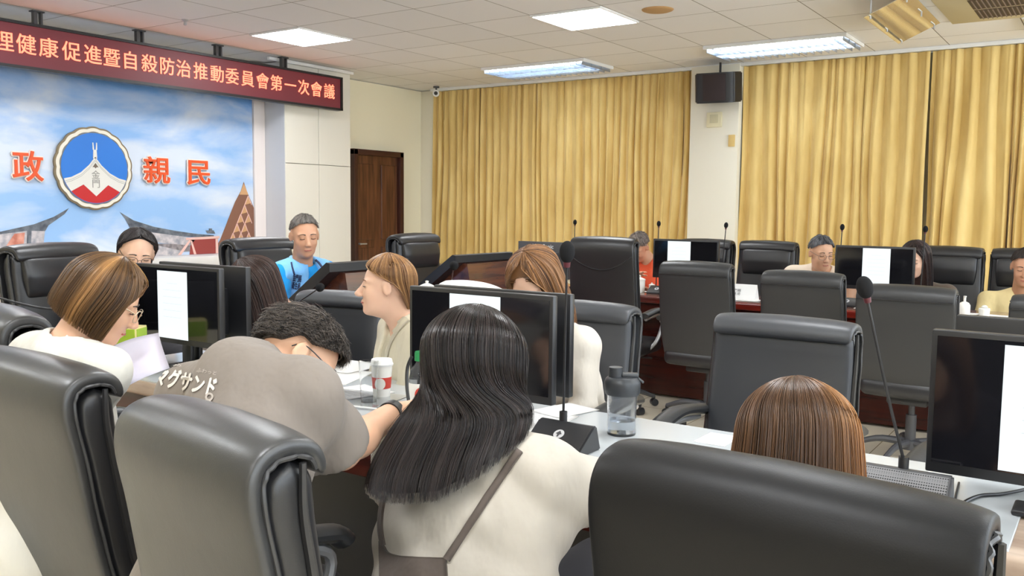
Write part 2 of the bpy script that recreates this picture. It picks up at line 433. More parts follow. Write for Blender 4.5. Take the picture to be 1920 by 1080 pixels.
tow = [(6.06, 0.957), (6.02, 1.02), (6.08, 1.1), (6.14, 1.22), (6.2, 1.34), (6.28, 1.5), (6.36, 1.62), (6.40, 1.72), (6.44, 1.62), (6.53, 1.44), (6.53, 0.957)]
mur('lattice_tower', [tow], goldd, 0.002)
pol = []; fr = []
for i in range(5):
    for j in range(7):
        xx = 6.04 + i * 0.105 + (j % 2) * 0.05; zz = 0.97 + j * 0.1
        lim = 6.06 + max(0, (zz + 0.05 - 1.05)) * 0.56
        if xx < lim or xx + 0.085 > 6.53: continue
        if zz > 1.6: continue
        pol.append([(xx, zz), (xx + 0.085, zz + 0.02), (xx + 0.05, zz + 0.085)])
        fr.append([(xx - 0.01, zz - 0.01), (xx, zz - 0.01), (xx + 0.055, zz + 0.1), (xx + 0.045, zz + 0.1)])
        fr.append([(xx + 0.09, zz), (xx + 0.098, zz), (xx + 0.055, zz + 0.1), (xx + 0.045, zz + 0.1)])
pol.append([(6.34, 1.58), (6.46, 1.58), (6.40, 1.70)])
mur('lattice_facets', pol, goldp, 0.003); mur('lattice_frame', fr, pinkp, 0.0045)

# emblem: scalloped rim, blue disc, white gable, red base
emb = empty('round_emblem', (4.683, YM - 0.03, 1.79), label='round county emblem with white gable between the orange characters', cat='emblem')


def disc_poly(R, n=160, sc=0.0, lobes=18):
    return [((R + sc * abs(math.sin(lobes / 2 * (2 * PI * k / n))) - sc / 2) * math.cos(2 * PI * k / n), (R + sc * abs(math.sin(lobes / 2 * (2 * PI * k / n))) - sc / 2) * math.sin(2 * PI * k / n)) for k in range(n)]


def flat(name, polys, material, y, th, parent):
    bm = bmesh.new()
    for p in polys: prism(bm, p, (0, y, 0), (1, 0, 0), (0, 0, 1), th)
    return bm_obj(name, bm, material, parent, smooth=False)


flat('bronze_rim', [disc_poly(0.378, sc=0.010)], mat('rim_bronze', srgb(128, 112, 86), 0.35, 0.4), 0.0, 0.02, emb)
flat('ivory_rim', [disc_poly(0.362, sc=0.010)], mat('rim_ivory', srgb(236, 230, 214), 0.4), -0.006, 0.01, emb)
flat('inner_rim', [disc_poly(0.332, sc=0.008)], mat('rim_grey', srgb(120, 120, 118), 0.4), -0.009, 0.01, emb)
flat('blue_disc', [disc_poly(0.322)], mat('emblem_blue', srgb(38, 120, 212), 0.45), -0.012, 0.006, emb)
Rr = 0.318
arc = lambda a0, a1, n: [(Rr * math.cos(math.radians(a0 + (a1 - a0) * k / n)), Rr * math.sin(math.radians(a0 + (a1 - a0) * k / n))) for k in range(n + 1)]
white = [(0.0, 0.105), (0.06, 0.03), (0.14, -0.04), (0.23, -0.085), (0.30, -0.10)] + arc(-20, -42, 5) + [(0.12, -0.15), (0.0, -0.255), (-0.12, -0.15)] + arc(-138, -160, 5) + [(-0.30, -0.10), (-0.23, -0.085), (-0.14, -0.04), (-0.06, 0.03)]
flat('red_base', [arc(-160, -20, 20) + [(0.2, -0.12), (-0.2, -0.12)]], mat('emblem_red', srgb(196, 30, 34), 0.45), -0.014, 0.005, emb)
flat('white_gable', [white, [(-0.02, 0.09), (0.02, 0.09), (0.015, 0.17), (-0.015, 0.17)], [(-0.022, 0.17), (-0.008, 0.17), (-0.014, 0.235), (-0.022, 0.235)], [(0.008, 0.17), (0.022, 0.17), (0.022, 0.235), (0.014, 0.235)]], mat('emblem_white', srgb(226, 224, 216), 0.45), -0.017, 0.005, emb)
ln = mat('emblem_line', srgb(150, 148, 142), 0.5)
lines = []
for off in (0.02, 0.034):
    pts = [(0.0, 0.105 - off), (0.06, 0.03 - off), (0.14, -0.04 - off), (0.23, -0.085 - off), (0.29, -0.10 - off)]
    for (xa, za), (xb, zb) in zip(pts, pts[1:]):
        for s in (1, -1): lines.append([(s * xa, za), (s * xb, zb), (s * xb, zb - 0.003), (s * xa, za - 0.003)])
flat('gable_outline', lines, ln, -0.0185, 0.002, emb)
flat('gable_ornament', [[(0, 0.05), (0.03, 0.01), (0.012, 0.012), (0, 0.0), (-0.012, 0.012), (-0.03, 0.01)]], mat('emblem_brown', srgb(110, 96, 84), 0.5), -0.0185, 0.002, emb)
text_mesh('emblem_character', '金', 0.085, ln, frame((0, -0.0185, -0.065), (1, 0, 0), (0, 0, 1)), 0.001, 0, emb)
text_mesh('emblem_character', '門', 0.085, ln, frame((0, -0.0185, -0.145), (1, 0, 0), (0, 0, 1)), 0.001, 0, emb)
# characters
M['char_white'] = mat('letter_white', srgb(240, 226, 214), 0.5); M['char_orange'] = mat('letter_orange', srgb(226, 84, 34), 0.45)
for ch, xx, zz, lab in (('政', 4.075, 1.765, 'orange character 政 with white outline left of the round emblem'), ('親', 5.327, 1.78, 'orange character 親 with white outline just right of the emblem'), ('民', 5.813, 1.78, 'orange character 民 with white outline, rightmost on the mural')):
    e = empty('wall_character', (xx, YM - 0.02, zz), label=lab, cat='wall lettering', group='orange characters on the mural')
    wdt = {'政': 0.30, '親': 0.33, '民': 0.34}[ch]
    fm = frame((0, 0, 0), (1, 0, 0), (0, 0, 1))
    parts_ = [text_mesh('outline', ch, 0.275, M['char_white'], frame((0.014 * math.cos(a_), -0.0001 * a_, 0.014 * math.sin(a_)), (1, 0, 0), (0, 0, 1)), 0.006, 0.0, None, sx=wdt / 0.3) for a_ in [2 * PI * q / 10 for q in range(10)]]
    bm = bmesh.new()
    for o_ in parts_: bm.from_mesh(o_.data); bpy.data.objects.remove(o_)
    bm_obj('outline', bm, M['char_white'], e, smooth=False)
    text_mesh('letter_face', ch, 0.275, M['char_orange'], frame((0, -0.012, 0), (1, 0, 0), (0, 0, 1)), 0.006, 0.003, e, sx=wdt / 0.3)

# ---------------------------------------------------------------- LED sign
led = empty('led_sign', (5.1, 7.41, 2.545), label='long red LED text sign hanging above the mural', cat='sign')
ledm = mat('led_board', srgb(84, 36, 44), 0.5, emit=srgb(110, 34, 40), es=0.35)
N, L, b = nodes(ledm)
bm = bmesh.new(); box(bm, (0, 0.03, 0.185), (4.56, 0.05, 0.34)); bm_obj('display_board', bm, ledm, led, smooth=False)
bm = bmesh.new()
box(bm, (0, 0.03, 0.012), (4.6, 0.09, 0.024)); box(bm, (0, 0.03, 0.361), (4.6, 0.09, 0.022)); box(bm, (2.288, 0.03, 0.186), (0.024, 0.09, 0.37)); box(bm, (-2.288, 0.03, 0.186), (0.024, 0.09, 0.37)); box(bm, (0, 0.066, 0.186), (4.58, 0.02, 0.36))
bm_obj('sign_frame', bm, M['plastic'], led, smooth=False)
ledtext = mat('led_red', (0.5, 0.05, 0.03), 0.5, emit=(1.0, 0.20, 0.11), es=1.9)
chars = '理健康促進暨自殺防治推動委員會第一次會議'
x0, x1 = 7.255, 3.80
xs_px = [10, 53, 95, 138, 178, 213, 248, 284, 317, 348, 380, 411, 439, 468, 496, 522, 548, 573, 597, 621]
for k, ch in enumerate(chars):
    px = xs_px[k]
    d = RC @ np.array([px - 960, 540 - (85 + 0.155 * px), -F_PX]); tt = 7.38 / d[1]; X = d[0] * tt
    text_mesh('led_character', ch, 0.168, ledtext, frame((X - 5.1, -0.002, 0.185), (1, 0, 0), (0, 0, 1)), 0.003, 0.0006, led)
for X in (3.3, 3.95, 4.87, 5.72, 6.55):
    bm = bmesh.new(); box(bm, (X - 5.1, 0.03, 0.43), (0.03, 0.04, 0.11)); box(bm, (X - 5.1 + 0.05, 0.03, 0.43), (0.015, 0.04, 0.11)); box(bm, (X - 5.1 + 0.02, 0.03, 0.478), (0.1, 0.06, 0.01))
    bm_obj('hanging_bracket', bm, M['plastic_grey'], led, smooth=False)
bm = bmesh.new(); box(bm, (0, 0, 0), (1.25, 0.035, 0.035), bev=0.005); o = bm_obj('cable_trunking', bm, M['lit_white']); o.location = (7.06, 7.52, 3.008)
tag(o, 'white cable trunking on the ceiling above the end of the red sign', 'cable trunking')

# ---------------------------------------------------------------- ceiling fittings
pm = mat('panel_glow', (1, 1, 1), 0.5, emit=(0.95, 0.975, 1.0), es=PANEL_POWER)
tm = mat('tube_glow', (1, 1, 1), 0.5, emit=(0.90, 0.96, 1.0), es=LOUVRE_POWER)
lm = mat('louvre_reflector', (0.42, 0.47, 0.54), 0.3, 0.85)


def led_panel(x, y, label):
    e = empty('ceiling_panel_light', (x, y, CEIL - 0.012), label=label, cat='ceiling light', group='flat ceiling light panels')
    bm = bmesh.new(); box(bm, (0, 0, 0.002), (0.635, 0.625, 0.01)); bm_obj('diffuser', bm, pm, e, smooth=False)
    bm = bmesh.new()
    for s in (-1, 1): box(bm, (s * 0.325, 0, 0.003), (0.016, 0.65, 0.016)); box(bm, (0, s * 0.319, 0.003), (0.65, 0.014, 0.016))
    bm_obj('light_frame', bm, M['lit_white'], e, smooth=False)
    return e


def louvre(x, y, label):
    e = empty('louvre_ceiling_light', (x, y, CEIL - 0.033), label=label, cat='ceiling light', group='louvred ceiling lights')
    bm = bmesh.new(); box(bm, (0, 0, 0.03), (0.64, 1.30, 0.004)); bm_obj('reflector_tray', bm, lm, e, smooth=False)
    bm = bmesh.new()
    for s in (-1, 1): box(bm, (s * 0.325, 0, 0.016), (0.016, 1.32, 0.032)); box(bm, (0, s * 0.655, 0.016), (0.65, 0.016, 0.032))
    bm_obj('light_frame', bm, M['lit_white'], e, smooth=False)
    for s in (-0.2, 0, 0.2):
        bm = bmesh.new(); cyl(bm, (s, -0.6, 0.019), (s, 0.6, 0.019), 0.008, n=10); bm_obj('tube', bm, tm, e)
    bm = bmesh.new()
    for s in (-0.105, 0.105): box(bm, (s, 0, -0.010), (0.012, 1.28, 0.040))
    for k in range(19): box(bm, (0, -0.63 + k * 0.07, -0.010), (0.62, 0.005, 0.040))
    bm_obj('louvre_blades', bm, lm, e, smooth=False)
    return e


led_panel(5.865, 6.39, 'flat bright ceiling panel nearest the red sign')
led_panel(6.535, 3.76, 'flat bright ceiling panel in the middle of the ceiling')
louvre(8.55, 5.40, 'louvred ceiling light above the left curtain')
louvre(8.55, 2.765, 'louvred ceiling light above the right curtains')
for x, y in ((3.2, 6.39), (3.2, 3.76), (0.5, 3.76), (0.5, 6.39), (-1.6, 1.1), (1.2, -1.6), (4.0, -0.9), (3.2, 1.1), (0.5, 1.1)):  # extra panels, unseen, added to light the room
    led_panel(x, y, 'extra flat ceiling panel added out of view to light the room')
for x, y in ((8.55, 0.1), (8.55, -1.9)): louvre(x, y, 'extra louvred ceiling light added out of view to light the room')  # two more unseen louvre lights added for brightness

bm = bmesh.new(); lathe(bm, [(0.0, -0.012), (0.10, -0.013), (0.12, -0.006), (0.125, 0.0)], n=32)
o = bm_obj('ceiling_disc', bm, mat('tan_disc', srgb(190, 150, 100), 0.6)); o.location = (6.557, 3.119, CEIL); tag(o, 'small tan round cover on the ceiling tiles', 'ceiling speaker')
bm = bmesh.new(); lathe(bm, [(0, -0.05), (0.015, -0.045), (0.012, -0.02), (0.03, -0.004), (0.03, 0)], n=14)
o = bm_obj('sprinkler', bm, M['silver']); o.location = (4.829, 6.683, CEIL); tag(o, 'small ceiling sprinkler head left of the bright panel', 'sprinkler')
# security camera
sc = empty('security_camera', (9.17, 7.48, CEIL), label='small white security camera on the ceiling by the corner', cat='security camera')
bm = bmesh.new(); cyl(bm, (0, 0, 0), (0, 0, -0.02), 0.04); cyl(bm, (0, 0, -0.02), (0, 0, -0.06), 0.012); bm_obj('camera_mount', bm, M['plastic_grey'], sc)
bm = bmesh.new(); cyl(bm, (0.06, 0.05, -0.085), (-0.08, -0.06, -0.10), 0.042, n=24); bm_obj('camera_body', bm, M['lit_white'], sc)
bm = bmesh.new(); cyl(bm, (-0.078, -0.058, -0.10), (-0.09, -0.066, -0.101), 0.024); bm_obj('lens', bm, M['plastic'], sc)
# loudspeaker on the column
sp = empty('wall_loudspeaker', (9.12, 3.62, 2.76), label='black loudspeaker mounted high on the column between curtains', cat='loudspeaker')
bm = bmesh.new()
R = np.array(Matrix.Rotation(math.radians(8), 3, 'Z') @ Matrix.Rotation(math.radians(-8), 3, 'Y'))
prism(bm, [(-0.13, -0.20), (-0.16, -0.13), (-0.16, 0.13), (-0.13, 0.20), (0.02, 0.25), (0.14, 0.20), (0.14, -0.20), (0.02, -0.25)], (0, 0, -0.16), (1, 0, 0), (0, 1, 0), -0.31)
bmesh.ops.bevel(bm, geom=bm.edges[:], offset=0.012, segments=2, affect='EDGES'); bm.transform(Matrix(R).to_4x4())
bm_obj('cabinet', bm, M['plastic'], sp)
bm = bmesh.new(); box(bm, (-0.166, 0, 0), (0.008, 0.24, 0.27), bev=0.003); bm.transform(Matrix(R).to_4x4()); bm_obj('grille', bm, mat('grille_dark', srgb(48, 36, 36), 0.8), sp)
bm = bmesh.new(); box(bm, (0.16, 0, 0), (0.1, 0.06, 0.05)); box(bm, (0.185, 0, 0), (0.02, 0.12, 0.18)); cyl(bm, (0.05, 0, 0.15), (0.05, 0, 0.262), 0.012); bm_obj('wall_bracket', bm, M['plastic'], sp)
nb = empty('notice_box', (9.295, 3.72, 2.44), label='small cream wall box below the black loudspeaker', cat='wall box')
bm = bmesh.new(); box(bm, (0, 0, 0), (0.03, 0.17, 0.16), bev=0.006); bm_obj('box_body', bm, mat('box_cream', srgb(226, 216, 180), 0.5), nb)
bm = bmesh.new(); box(bm, (-0.018, 0, 0.01), (0.006, 0.09, 0.09), bev=0.002); box(bm, (-0.018, -0.02, 0.015), (0.012, 0.02, 0.05)); bm_obj('box_dial', bm, mat('box_dial', srgb(205, 196, 160), 0.5), nb)
bm = bmesh.new(); box(bm, (0, 0, 0), (0.02, 0.07, 0.125), bev=0.004); o = bm_obj('wall_thermostat', bm, mat('thermo', srgb(222, 190, 120), 0.5)); o.location = (9.3, 3.52, 2.21)
tag(o, 'small yellow wall switch low on the column', 'wall switch')
# air-conditioning cassette with its clear deflector
ac = empty('air_conditioner', (7.72, 0.86, CEIL), label='ceiling air conditioner cassette with dark grille above right curtain', cat='air conditioner')
acm = mat('ac_cream', srgb(196, 184, 150), 0.5)
bm = bmesh.new(); box(bm, (0, 0, -0.012), (0.98, 0.80, 0.024), bev=0.006); bm_obj('cassette_body', bm, acm, ac)
bm = bmesh.new()
for i in (-0.2, 0.18):
    for k in range(12): box(bm, (i, -0.2 + k * 0.032, -0.028), (0.34, 0.006, 0.014))
bm_obj('grille', bm, mat('ac_grille', srgb(126, 108, 92), 0.6), ac, smooth=False)
bm = bmesh.new()
for i in (-0.2, 0.18): box(bm, (i, -0.02, -0.0245), (0.35, 0.40, 0.003))
bm_obj('grille_shadow_gap', bm, mat('ac_dark', srgb(92, 78, 66), 0.8), ac, smooth=False)
df = empty('wind_deflector', (7.45, 1.5, CEIL), label='clear acrylic wind deflector hanging beside the air conditioner', cat='wind deflector')
bm = bmesh.new(); Rm = Matrix.Rotation(math.radians(-24), 3, 'X'); box(bm, (0, -0.02, -0.10), (1.2, 0.34, 0.005), R=Rm, bev=0.001, seg=1)
bm_obj('acrylic_sheet', bm, mat('mirror_acrylic', srgb(225, 215, 190), 0.04, 0.75), df, smooth=False)
for sx_ in (-0.55, 0.0, 0.55):
    bm = bmesh.new(); cyl(bm, (sx_, -0.14, 0), (sx_, -0.14, -0.085), 0.006, n=8); bm_obj('hanging_rod', bm, M['silver'], df)
    bm = bmesh.new(); cyl(bm, (sx_, 0.1, 0), (sx_, 0.1, -0.175), 0.007, n=8); bm_obj('hanging_rod', bm, M['silver'], df)

# ---------------------------------------------------------------- curtains
cm = mat('gold_curtain', srgb(228, 196, 120), 0.62, sheen=0.3)
add_bump(cm, 140, 0.15, 0.001, 3, stretch=(1, 1, 0.3)); add_vary(cm, srgb(216, 182, 106), srgb(234, 204, 132), 3, 4, (1, 2, 0.5))


def curtain(y0, y1, z0, z1, folds, seed, label, ampl=0.034):
    r = np.random.default_rng(seed); ny = int((y1 - y0) * 110); nz = 26
    ph = np.cumsum(r.uniform(0.55, 1.45, folds + 2)); ph = ph / ph[-1]
    u = np.linspace(0, 1, ny); base = np.interp(u, np.concatenate(([0], ph)), np.arange(folds + 3))
    am = np.interp(u, np.linspace(0, 1, folds), r.uniform(0.45, 1.25, folds))
    V = []
    dr = r.uniform(-1, 1, 6)
    for j in range(nz):
        w = j / (nz - 1); z = z1 + (z0 - z1) * w
        a = ampl * (0.45 + 0.75 * w ** 0.6)
        sway = 0.02 * w * sum(math.sin((k + 1) * 1.3 * w + dr[k]) * np.sin(u * (k + 1) * 7 + dr[k] * 6) for k in range(4))
        s = np.sin(base * 2 * PI + 0.5 * np.sin(w * 2.2 + base * 0.9))
        x = -a * am * (np.sign(s) * np.abs(s) ** 0.75) - 0.006 * np.sin(base * 2 * PI * 2 + 1 + w * 1.5)
        yy = y0 + (y1 - y0) * u + sway + 0.008 * np.sin(base * 4 * PI)
        V.append(np.stack([x, yy, np.full(ny, z)], 1))
    V = np.array(V).reshape(-1, 3); n = len(V); V2 = V.copy(); V2[:, 0] += 0.008
    idx = np.arange(nz * ny).reshape(nz, ny)
    q = np.stack([idx[:-1, :-1], idx[:-1, 1:], idx[1:, 1:], idx[1:, :-1]], -1).reshape(-1, 4)
    faces = np.concatenate([q, q[:, ::-1] + n])
    ed = [(idx[-1, i], idx[-1, i + 1], idx[-1, i + 1] + n, idx[-1, i] + n) for i in range(ny - 1)] + [(idx[j, s_], idx[j + 1, s_], idx[j + 1, s_] + n, idx[j, s_] + n) for j in range(nz - 1) for s_ in (0, ny - 1)]
    me = quad_mesh('curtain', np.concatenate([V, V2]), np.concatenate([faces, np.array(ed)]))
    o = link('curtain', me, cm); o.location = (9.42, 0, 0)
    return tag(o, label, 'curtain', 'gold curtains along the window wall')


def quad_mesh(name, V, Fq, smooth=True):
    me = bpy.data.meshes.new(name); V = np.ascontiguousarray(V, np.float32); Fq = np.ascontiguousarray(Fq, np.int32)
    me.vertices.add(len(V)); me.vertices.foreach_set('co', V.ravel())
    k = Fq.shape[1]
    me.loops.add(Fq.size); me.loops.foreach_set('vertex_index', Fq.ravel())
    me.polygons.add(len(Fq)); me.polygons.foreach_set('loop_start', np.arange(0, Fq.size, k, dtype=np.int32))
    if smooth: me.polygons.foreach_set('use_smooth', np.ones(len(Fq), bool))
    me.update(calc_edges=True); me.validate()
    return me


curtain(4.02, 7.72, 0.71, CEIL - 0.03, 34, 3, 'long gold curtain between the corner and the column')
curtain(1.62, 3.45, 0.71, CEIL - 0.03, 13, 5, 'gold curtain just right of the column', 0.038)
curtain(-0.6, 1.60, 0.71, CEIL - 0.03, 16, 9, 'gold curtain at the right edge of the photo', 0.042)

# ================================================================ CHAIRS
def sell(t, p): return math.copysign(abs(t) ** p, t)


def slab_loft(path, wid, thk, p=0.34, n=36, m=40, crown=0.0, offs=0.0):
    """padded slab swept along a side profile (x, z); wid and thk follow the path"""
    P = catmull([(a, 0, b_) for a, b_ in path], m); V = []
    for i in range(m):
        t = i / (m - 1); a = P[max(i - 1, 0)]; c = P[min(i + 1, m - 1)]; d = c - a; d /= np.linalg.norm(d)
        nx, nz = -d[2], d[0]              # rearward normal
        w = np.interp(t, np.linspace(0, 1, len(wid)), wid); th = np.interp(t, np.linspace(0, 1, len(thk)), thk)
        e = min(t, 1 - t) * (m - 1) / 4.0
        k = math.sqrt(max(0.0, 1 - (1 - min(e, 1)) ** 2)) if e < 1 else 1.0
        kw = 1 - 0.05 * (1 - k)
        for j in range(n):
            an = 2 * PI * j / n
            y = w * kw * sell(math.cos(an), p); q = th * max(k, 0.02) * sell(math.sin(an), p)
            q += offs + crown * (1 - (y / w) ** 2) * (1 if math.sin(an) > 0 else 0)
            V.append((P[i][0] + nx * q, y, P[i][2] + nz * q))
    V = np.array(V); idx = np.arange(m * n).reshape(m, n); nxt = np.roll(idx, -1, 1)
    Fq = np.stack([idx[:-1], nxt[:-1], nxt[1:], idx[1:]], -1).reshape(-1, 4)
    me = quad_mesh('slab', V, Fq)
    bm = bmesh.new(); bm.from_mesh(me); bpy.data.meshes.remove(me); bm.verts.ensure_lookup_table()
    bm.faces.new([bm.verts[k] for k in range(n)]); bm.faces.new([bm.verts[(m - 1) * n + k] for k in range(n)][::-1])
    return bm, P


def make_chair(name, label, top=1.10, seam='none', leather='leather_wall_sheen', hw=0.25, group=None, seat_z=0.46, head=False):
    """executive chair facing +X; origin on the floor under the column"""
    c = empty(name, (0, 0, 0), 0, label, 'office chair', group)
    s = (top - 0.45) / 0.65
    zz = lambda z: 0.45 + (z - 0.45) * s
    back = [(-0.15, 0.40), (-0.20, 0.50), (-0.242, zz(0.62)), (-0.272, zz(0.76)), (-0.298, zz(0.92)), (-0.318, zz(1.03)), (-0.306, zz(1.082)), (-0.262, zz(1.10)), (-0.212, zz(1.088)), (-0.188, zz(1.045))]
    wid = [hw * 0.93, hw * 0.99, hw * 1.02, hw * 1.01, hw, hw * 0.99, hw * 0.98, hw * 0.97, hw * 0.96, hw * 0.95]
    bm, P = slab_loft(back, wid, [0.013, 0.014, 0.014, 0.014, 0.015, 0.016, 0.017, 0.017, 0.016, 0.012], offs=0.0, crown=0.010, m=64, p=0.3)
    bm_obj('backrest', bm, M['leather_ceiling_sheen' if top < 1.08 and leather == 'leather' else leather], c, angle=60)
    P = np.array(P)
    fr = [(-0.10, 0.44), (-0.145, 0.52), (-0.185, zz(0.64)), (-0.212, zz(0.78)), (-0.236, zz(0.92)), (-0.248, zz(1.0)), (-0.249, zz(1.076))]
    bm, _ = slab_loft(fr, [hw * 0.93, hw * 0.965, hw * 0.975, hw * 0.965, hw * 0.955], [0.050, 0.050, 0.048, 0.048, 0.050, 0.054, 0.05], p=0.38, m=44)
    bm_obj('back_cushion', bm, M['leather_ceiling_sheen' if (leather == 'leather' and not head) else 'leather'], c, angle=60)
    for sd in (-1, 1):
        bm = bmesh.new(); tube(bm, [(x_ + 0.012, sd * hw * 0.985, z_) for x_, z_ in fr[1:]], 0.012, 6, 30, 0.006); bm_obj('side_welt', bm, M['leather'], c)
    if head:
        hd = [(-0.186, zz(0.865)), (-0.188, zz(0.93)), (-0.196, zz(1.0)), (-0.215, zz(1.065))]
        bm, _ = slab_loft(hd, [hw * 0.78, hw * 0.84, hw * 0.84], [0.022, 0.040, 0.036], p=0.5, m=24)
        bm_obj('headrest', bm, M['leather'], c, angle=60)
    for sd in (-1, 1):
        pts = []
        for i in range(2, 62, 2):
            t = i / 63; w = np.interp(t, np.linspace(0, 1, len(wid)), wid); q = P[i]; d_ = P[i + 1] - P[i - 1]; d_ /= np.linalg.norm(d_)
            jj = 0.0012 * math.sin(i * 2.3 + sd) + (0.003 * math.sin(i * 1.9) if 38 < i < 58 else 0)
            pts.append((q[0] + d_[2] * 0.013, sd * (w * 0.992 + 0.002 + jj), q[2] - d_[0] * 0.013))
        bm = bmesh.new(); tube(bm, pts, 0.0042, 6, 80); bm_obj('piping', bm, M['piping'], c)
    if seam in ('line', 'curve'):
        pts = []; half = P[:int(np.argmax(P[:, 2]))]
        for j in range(15):
            y = (j / 14 * 2 - 1) * hw * 0.95; z = zz(1.035) if seam == 'line' else zz(0.93) + 0.055 * (y / hw) ** 2 * 2
            i = int(np.argmin(np.abs(half[:, 2] - z)))
            pts.append((half[i][0] - 0.0175 - 0.010 * (1 - (y / hw) ** 2) + 0.001, y, z))
        bm = bmesh.new(); tube(bm, pts, 0.0055, 6, 40); bm_obj('back_seam', bm, M['plastic'], c)
    # seat
    bm = bmesh.new(); box(bm, (0.03, 0, seat_z), (0.52, 0.50, 0.11), bev=0.045, seg=4); bm_obj('seat', bm, M['leather'], c)
    bm = bmesh.new(); box(bm, (0.0, 0, seat_z - 0.075), (0.30, 0.22, 0.05), bev=0.01); box(bm, (0.02, -0.17, seat_z - 0.07), (0.02, 0.2, 0.012)); bm_obj('seat_mechanism', bm, M['plastic'], c)
    for sd in (-1, 1):
        bm = bmesh.new()
        tube(bm, [(-0.19, sd * 0.285, 0.715), (0.0, sd * 0.295, 0.745), (0.17, sd * 0.29, 0.725), (0.21, sd * 0.285, 0.69)], 0.030, 12, 18)
        bmesh.ops.scale(bm, vec=(1, 1.25, 0.7), verts=bm.verts[:], space=Matrix.Translation((0, -sd * 0.29, -0.725)))
        pad = bm_obj('armrest', bm, M['leather_mid'], c)
        bm = bmesh.new(); tube(bm, [(-0.17, sd * 0.29, 0.695), (0.05, sd * 0.295, 0.708), (0.17, sd * 0.29, 0.68), (0.16, sd * 0.285, 0.60), (0.09, sd * 0.27, 0.50), (0.02, sd * 0.22, 0.43)], 0.014, 8, 24)
        bm_obj('arm_frame', bm, M['silver'], pad)
    bm = bmesh.new(); cyl(bm, (0, 0, 0.10), (0, 0, 0.28), 0.030); cyl(bm, (0, 0, 0.26), (0, 0, 0.40), 0.018); bm_obj('column', bm, M['plastic_grey'], c)
    bm = bmesh.new(); cyl(bm, (0, 0, 0.075), (0, 0, 0.13), 0.05)
    for k in range(5):
        a = 2 * PI * k / 5 + 0.4; tube(bm, [(0.03 * math.cos(a), 0.03 * math.sin(a), 0.112), (0.17 * math.cos(a), 0.17 * math.sin(a), 0.115), (0.30 * math.cos(a), 0.30 * math.sin(a), 0.072)], 0.024, 8, 8, 0.015)
    bm_obj('star_base', bm, M['plastic_grey'], c)
    for k in range(5):
        a = 2 * PI * k / 5 + 0.4; px, py = 0.30 * math.cos(a), 0.30 * math.sin(a); tx, ty = -math.sin(a), math.cos(a)
        bm = bmesh.new()
        cyl(bm, (px - tx * 0.024, py - ty * 0.024, 0.028), (px + tx * 0.024, py + ty * 0.024, 0.028), 0.027, n=18)
        cyl(bm, (px, py, 0.028), (px, py, 0.075), 0.009, n=10); bm_obj('caster', bm, M['plastic'], c)
    return c


protos = {}


def chair(x, y, face_deg, label, top=1.10, seam='none', leather='leather_wall_sheen', hw=0.25, z=0.0, head=False, group='executive office chairs'):
    key = (round(top, 3), seam, leather, hw, head)
    if key not in protos:
        protos[key] = o = make_chair('office_chair', label, top, seam, leather, hw, group, head=head)
    else:
        o = copy_tree(protos[key]); o['label'] = label; o['group'] = group
    o.location = (x, y, z); o.rotation_euler = (0, 0, math.radians(face_deg))
    return o


# near row: backs to the camera
chair(1.42, 0.335, -5, 'large black leather chair in the right foreground, back to the camera', 1.11, hw=0.264, leather='leather_no_sheen')
chair(1.19, 1.20, -9, 'grey-sheened leather chair behind the man in the grey T-shirt', 1.105, hw=0.235)
chair(1.36, 2.13, -4, 'leather chair at the lower left corner behind the white blouse woman', 1.085, hw=0.315)
chair(1.58, 2.68, -12, 'black chair cut off by the left edge of the photo', 1.14, hw=0.24)
# far side of the near table: fronts towards the camera
chair(2.98, 1.0, 180, 'empty black chair behind the near table, facing the camera', 1.065, leather='leather', hw=0.262)
chair(2.95, 0.16, 172, 'empty black chair half hidden behind the right monitor', 1.085, leather='leather')
chair(2.96, 1.83, 183, 'black chair under the brown-haired woman in white', 1.065, leather='leather')
chair(2.90, 3.12, 190, 'black chair of the long-haired woman behind the left monitor', 1.03, leather='leather')
# far table, near side
chair(5.86, 3.05, 4, 'tall black chair with a curved back seam, back to the camera', 1.25, 'curve', leather='leather')
chair(5.86, 2.33, 0, 'grey-backed chair left of the white name card, back to the camera', 1.105, 'line', 'leather_mid')
chair(5.80, 1.60, -2, 'grey-backed chair right of the white name card, back to the camera', 1.08, 'line', 'leather_mid')
chair(5.62, 0.97, -2, 'grey-backed chair behind the tall gooseneck microphone', 1.04, 'line', 'leather_mid', hw=0.262)
chair(5.72, 0.22, -2, 'grey-backed chair cut off by the right photo edge', 1.02, 'line', 'leather_mid')
# far table, curtain side
for y, t_, lab in ((3.06, 1.19, 'black chair behind the monitor next to the orange shirt man'), (2.50, 1.18, 'empty black chair in front of the cream column'), (1.10, 1.16, 'black chair of the woman in the brown cardigan'), (0.56, 1.15, 'black chair of the person in the yellow top'), (2.02, 1.14, 'black chair hidden behind the grey-haired man in white'), (3.78, 1.14, 'black chair hidden behind the man in the orange shirt')):
    if 'hidden' in lab: continue
    chair(7.30, y, 180, lab, 1.19, leather='leather', head=True)
# head desk on the dais
chair(2.41, 4.12, -78, 'black chair on the left beside the woman with glasses', 1.10, leather='leather', z=0.15, head=True)
chair(3.66, 4.12, -88, 'black chair behind the man in the blue vest', 1.10, leather='leather', z=0.15, head=True)
chair(5.12, 4.12, -88, 'empty black chair at the end of the head desk near the door', 1.10, leather='leather', z=0.15, head=True)
# stool of the long-haired woman
st = empty('low_stool', (1.62, 0.98, 0), 0, 'low black seat under the woman with long black hair', 'stool')
bm = bmesh.new(); box(bm, (0, 0, 0.46), (0.48, 0.46, 0.1), bev=0.04, seg=4); bm_obj('seat', bm, M['leather'], st)
bm = bmesh.new(); cyl(bm, (0, 0, 0.03), (0, 0, 0.42), 0.03); cyl(bm, (0, 0, 0.0), (0, 0, 0.03), 0.22); bm_obj('stool_base', bm, M['plastic_grey'], st)

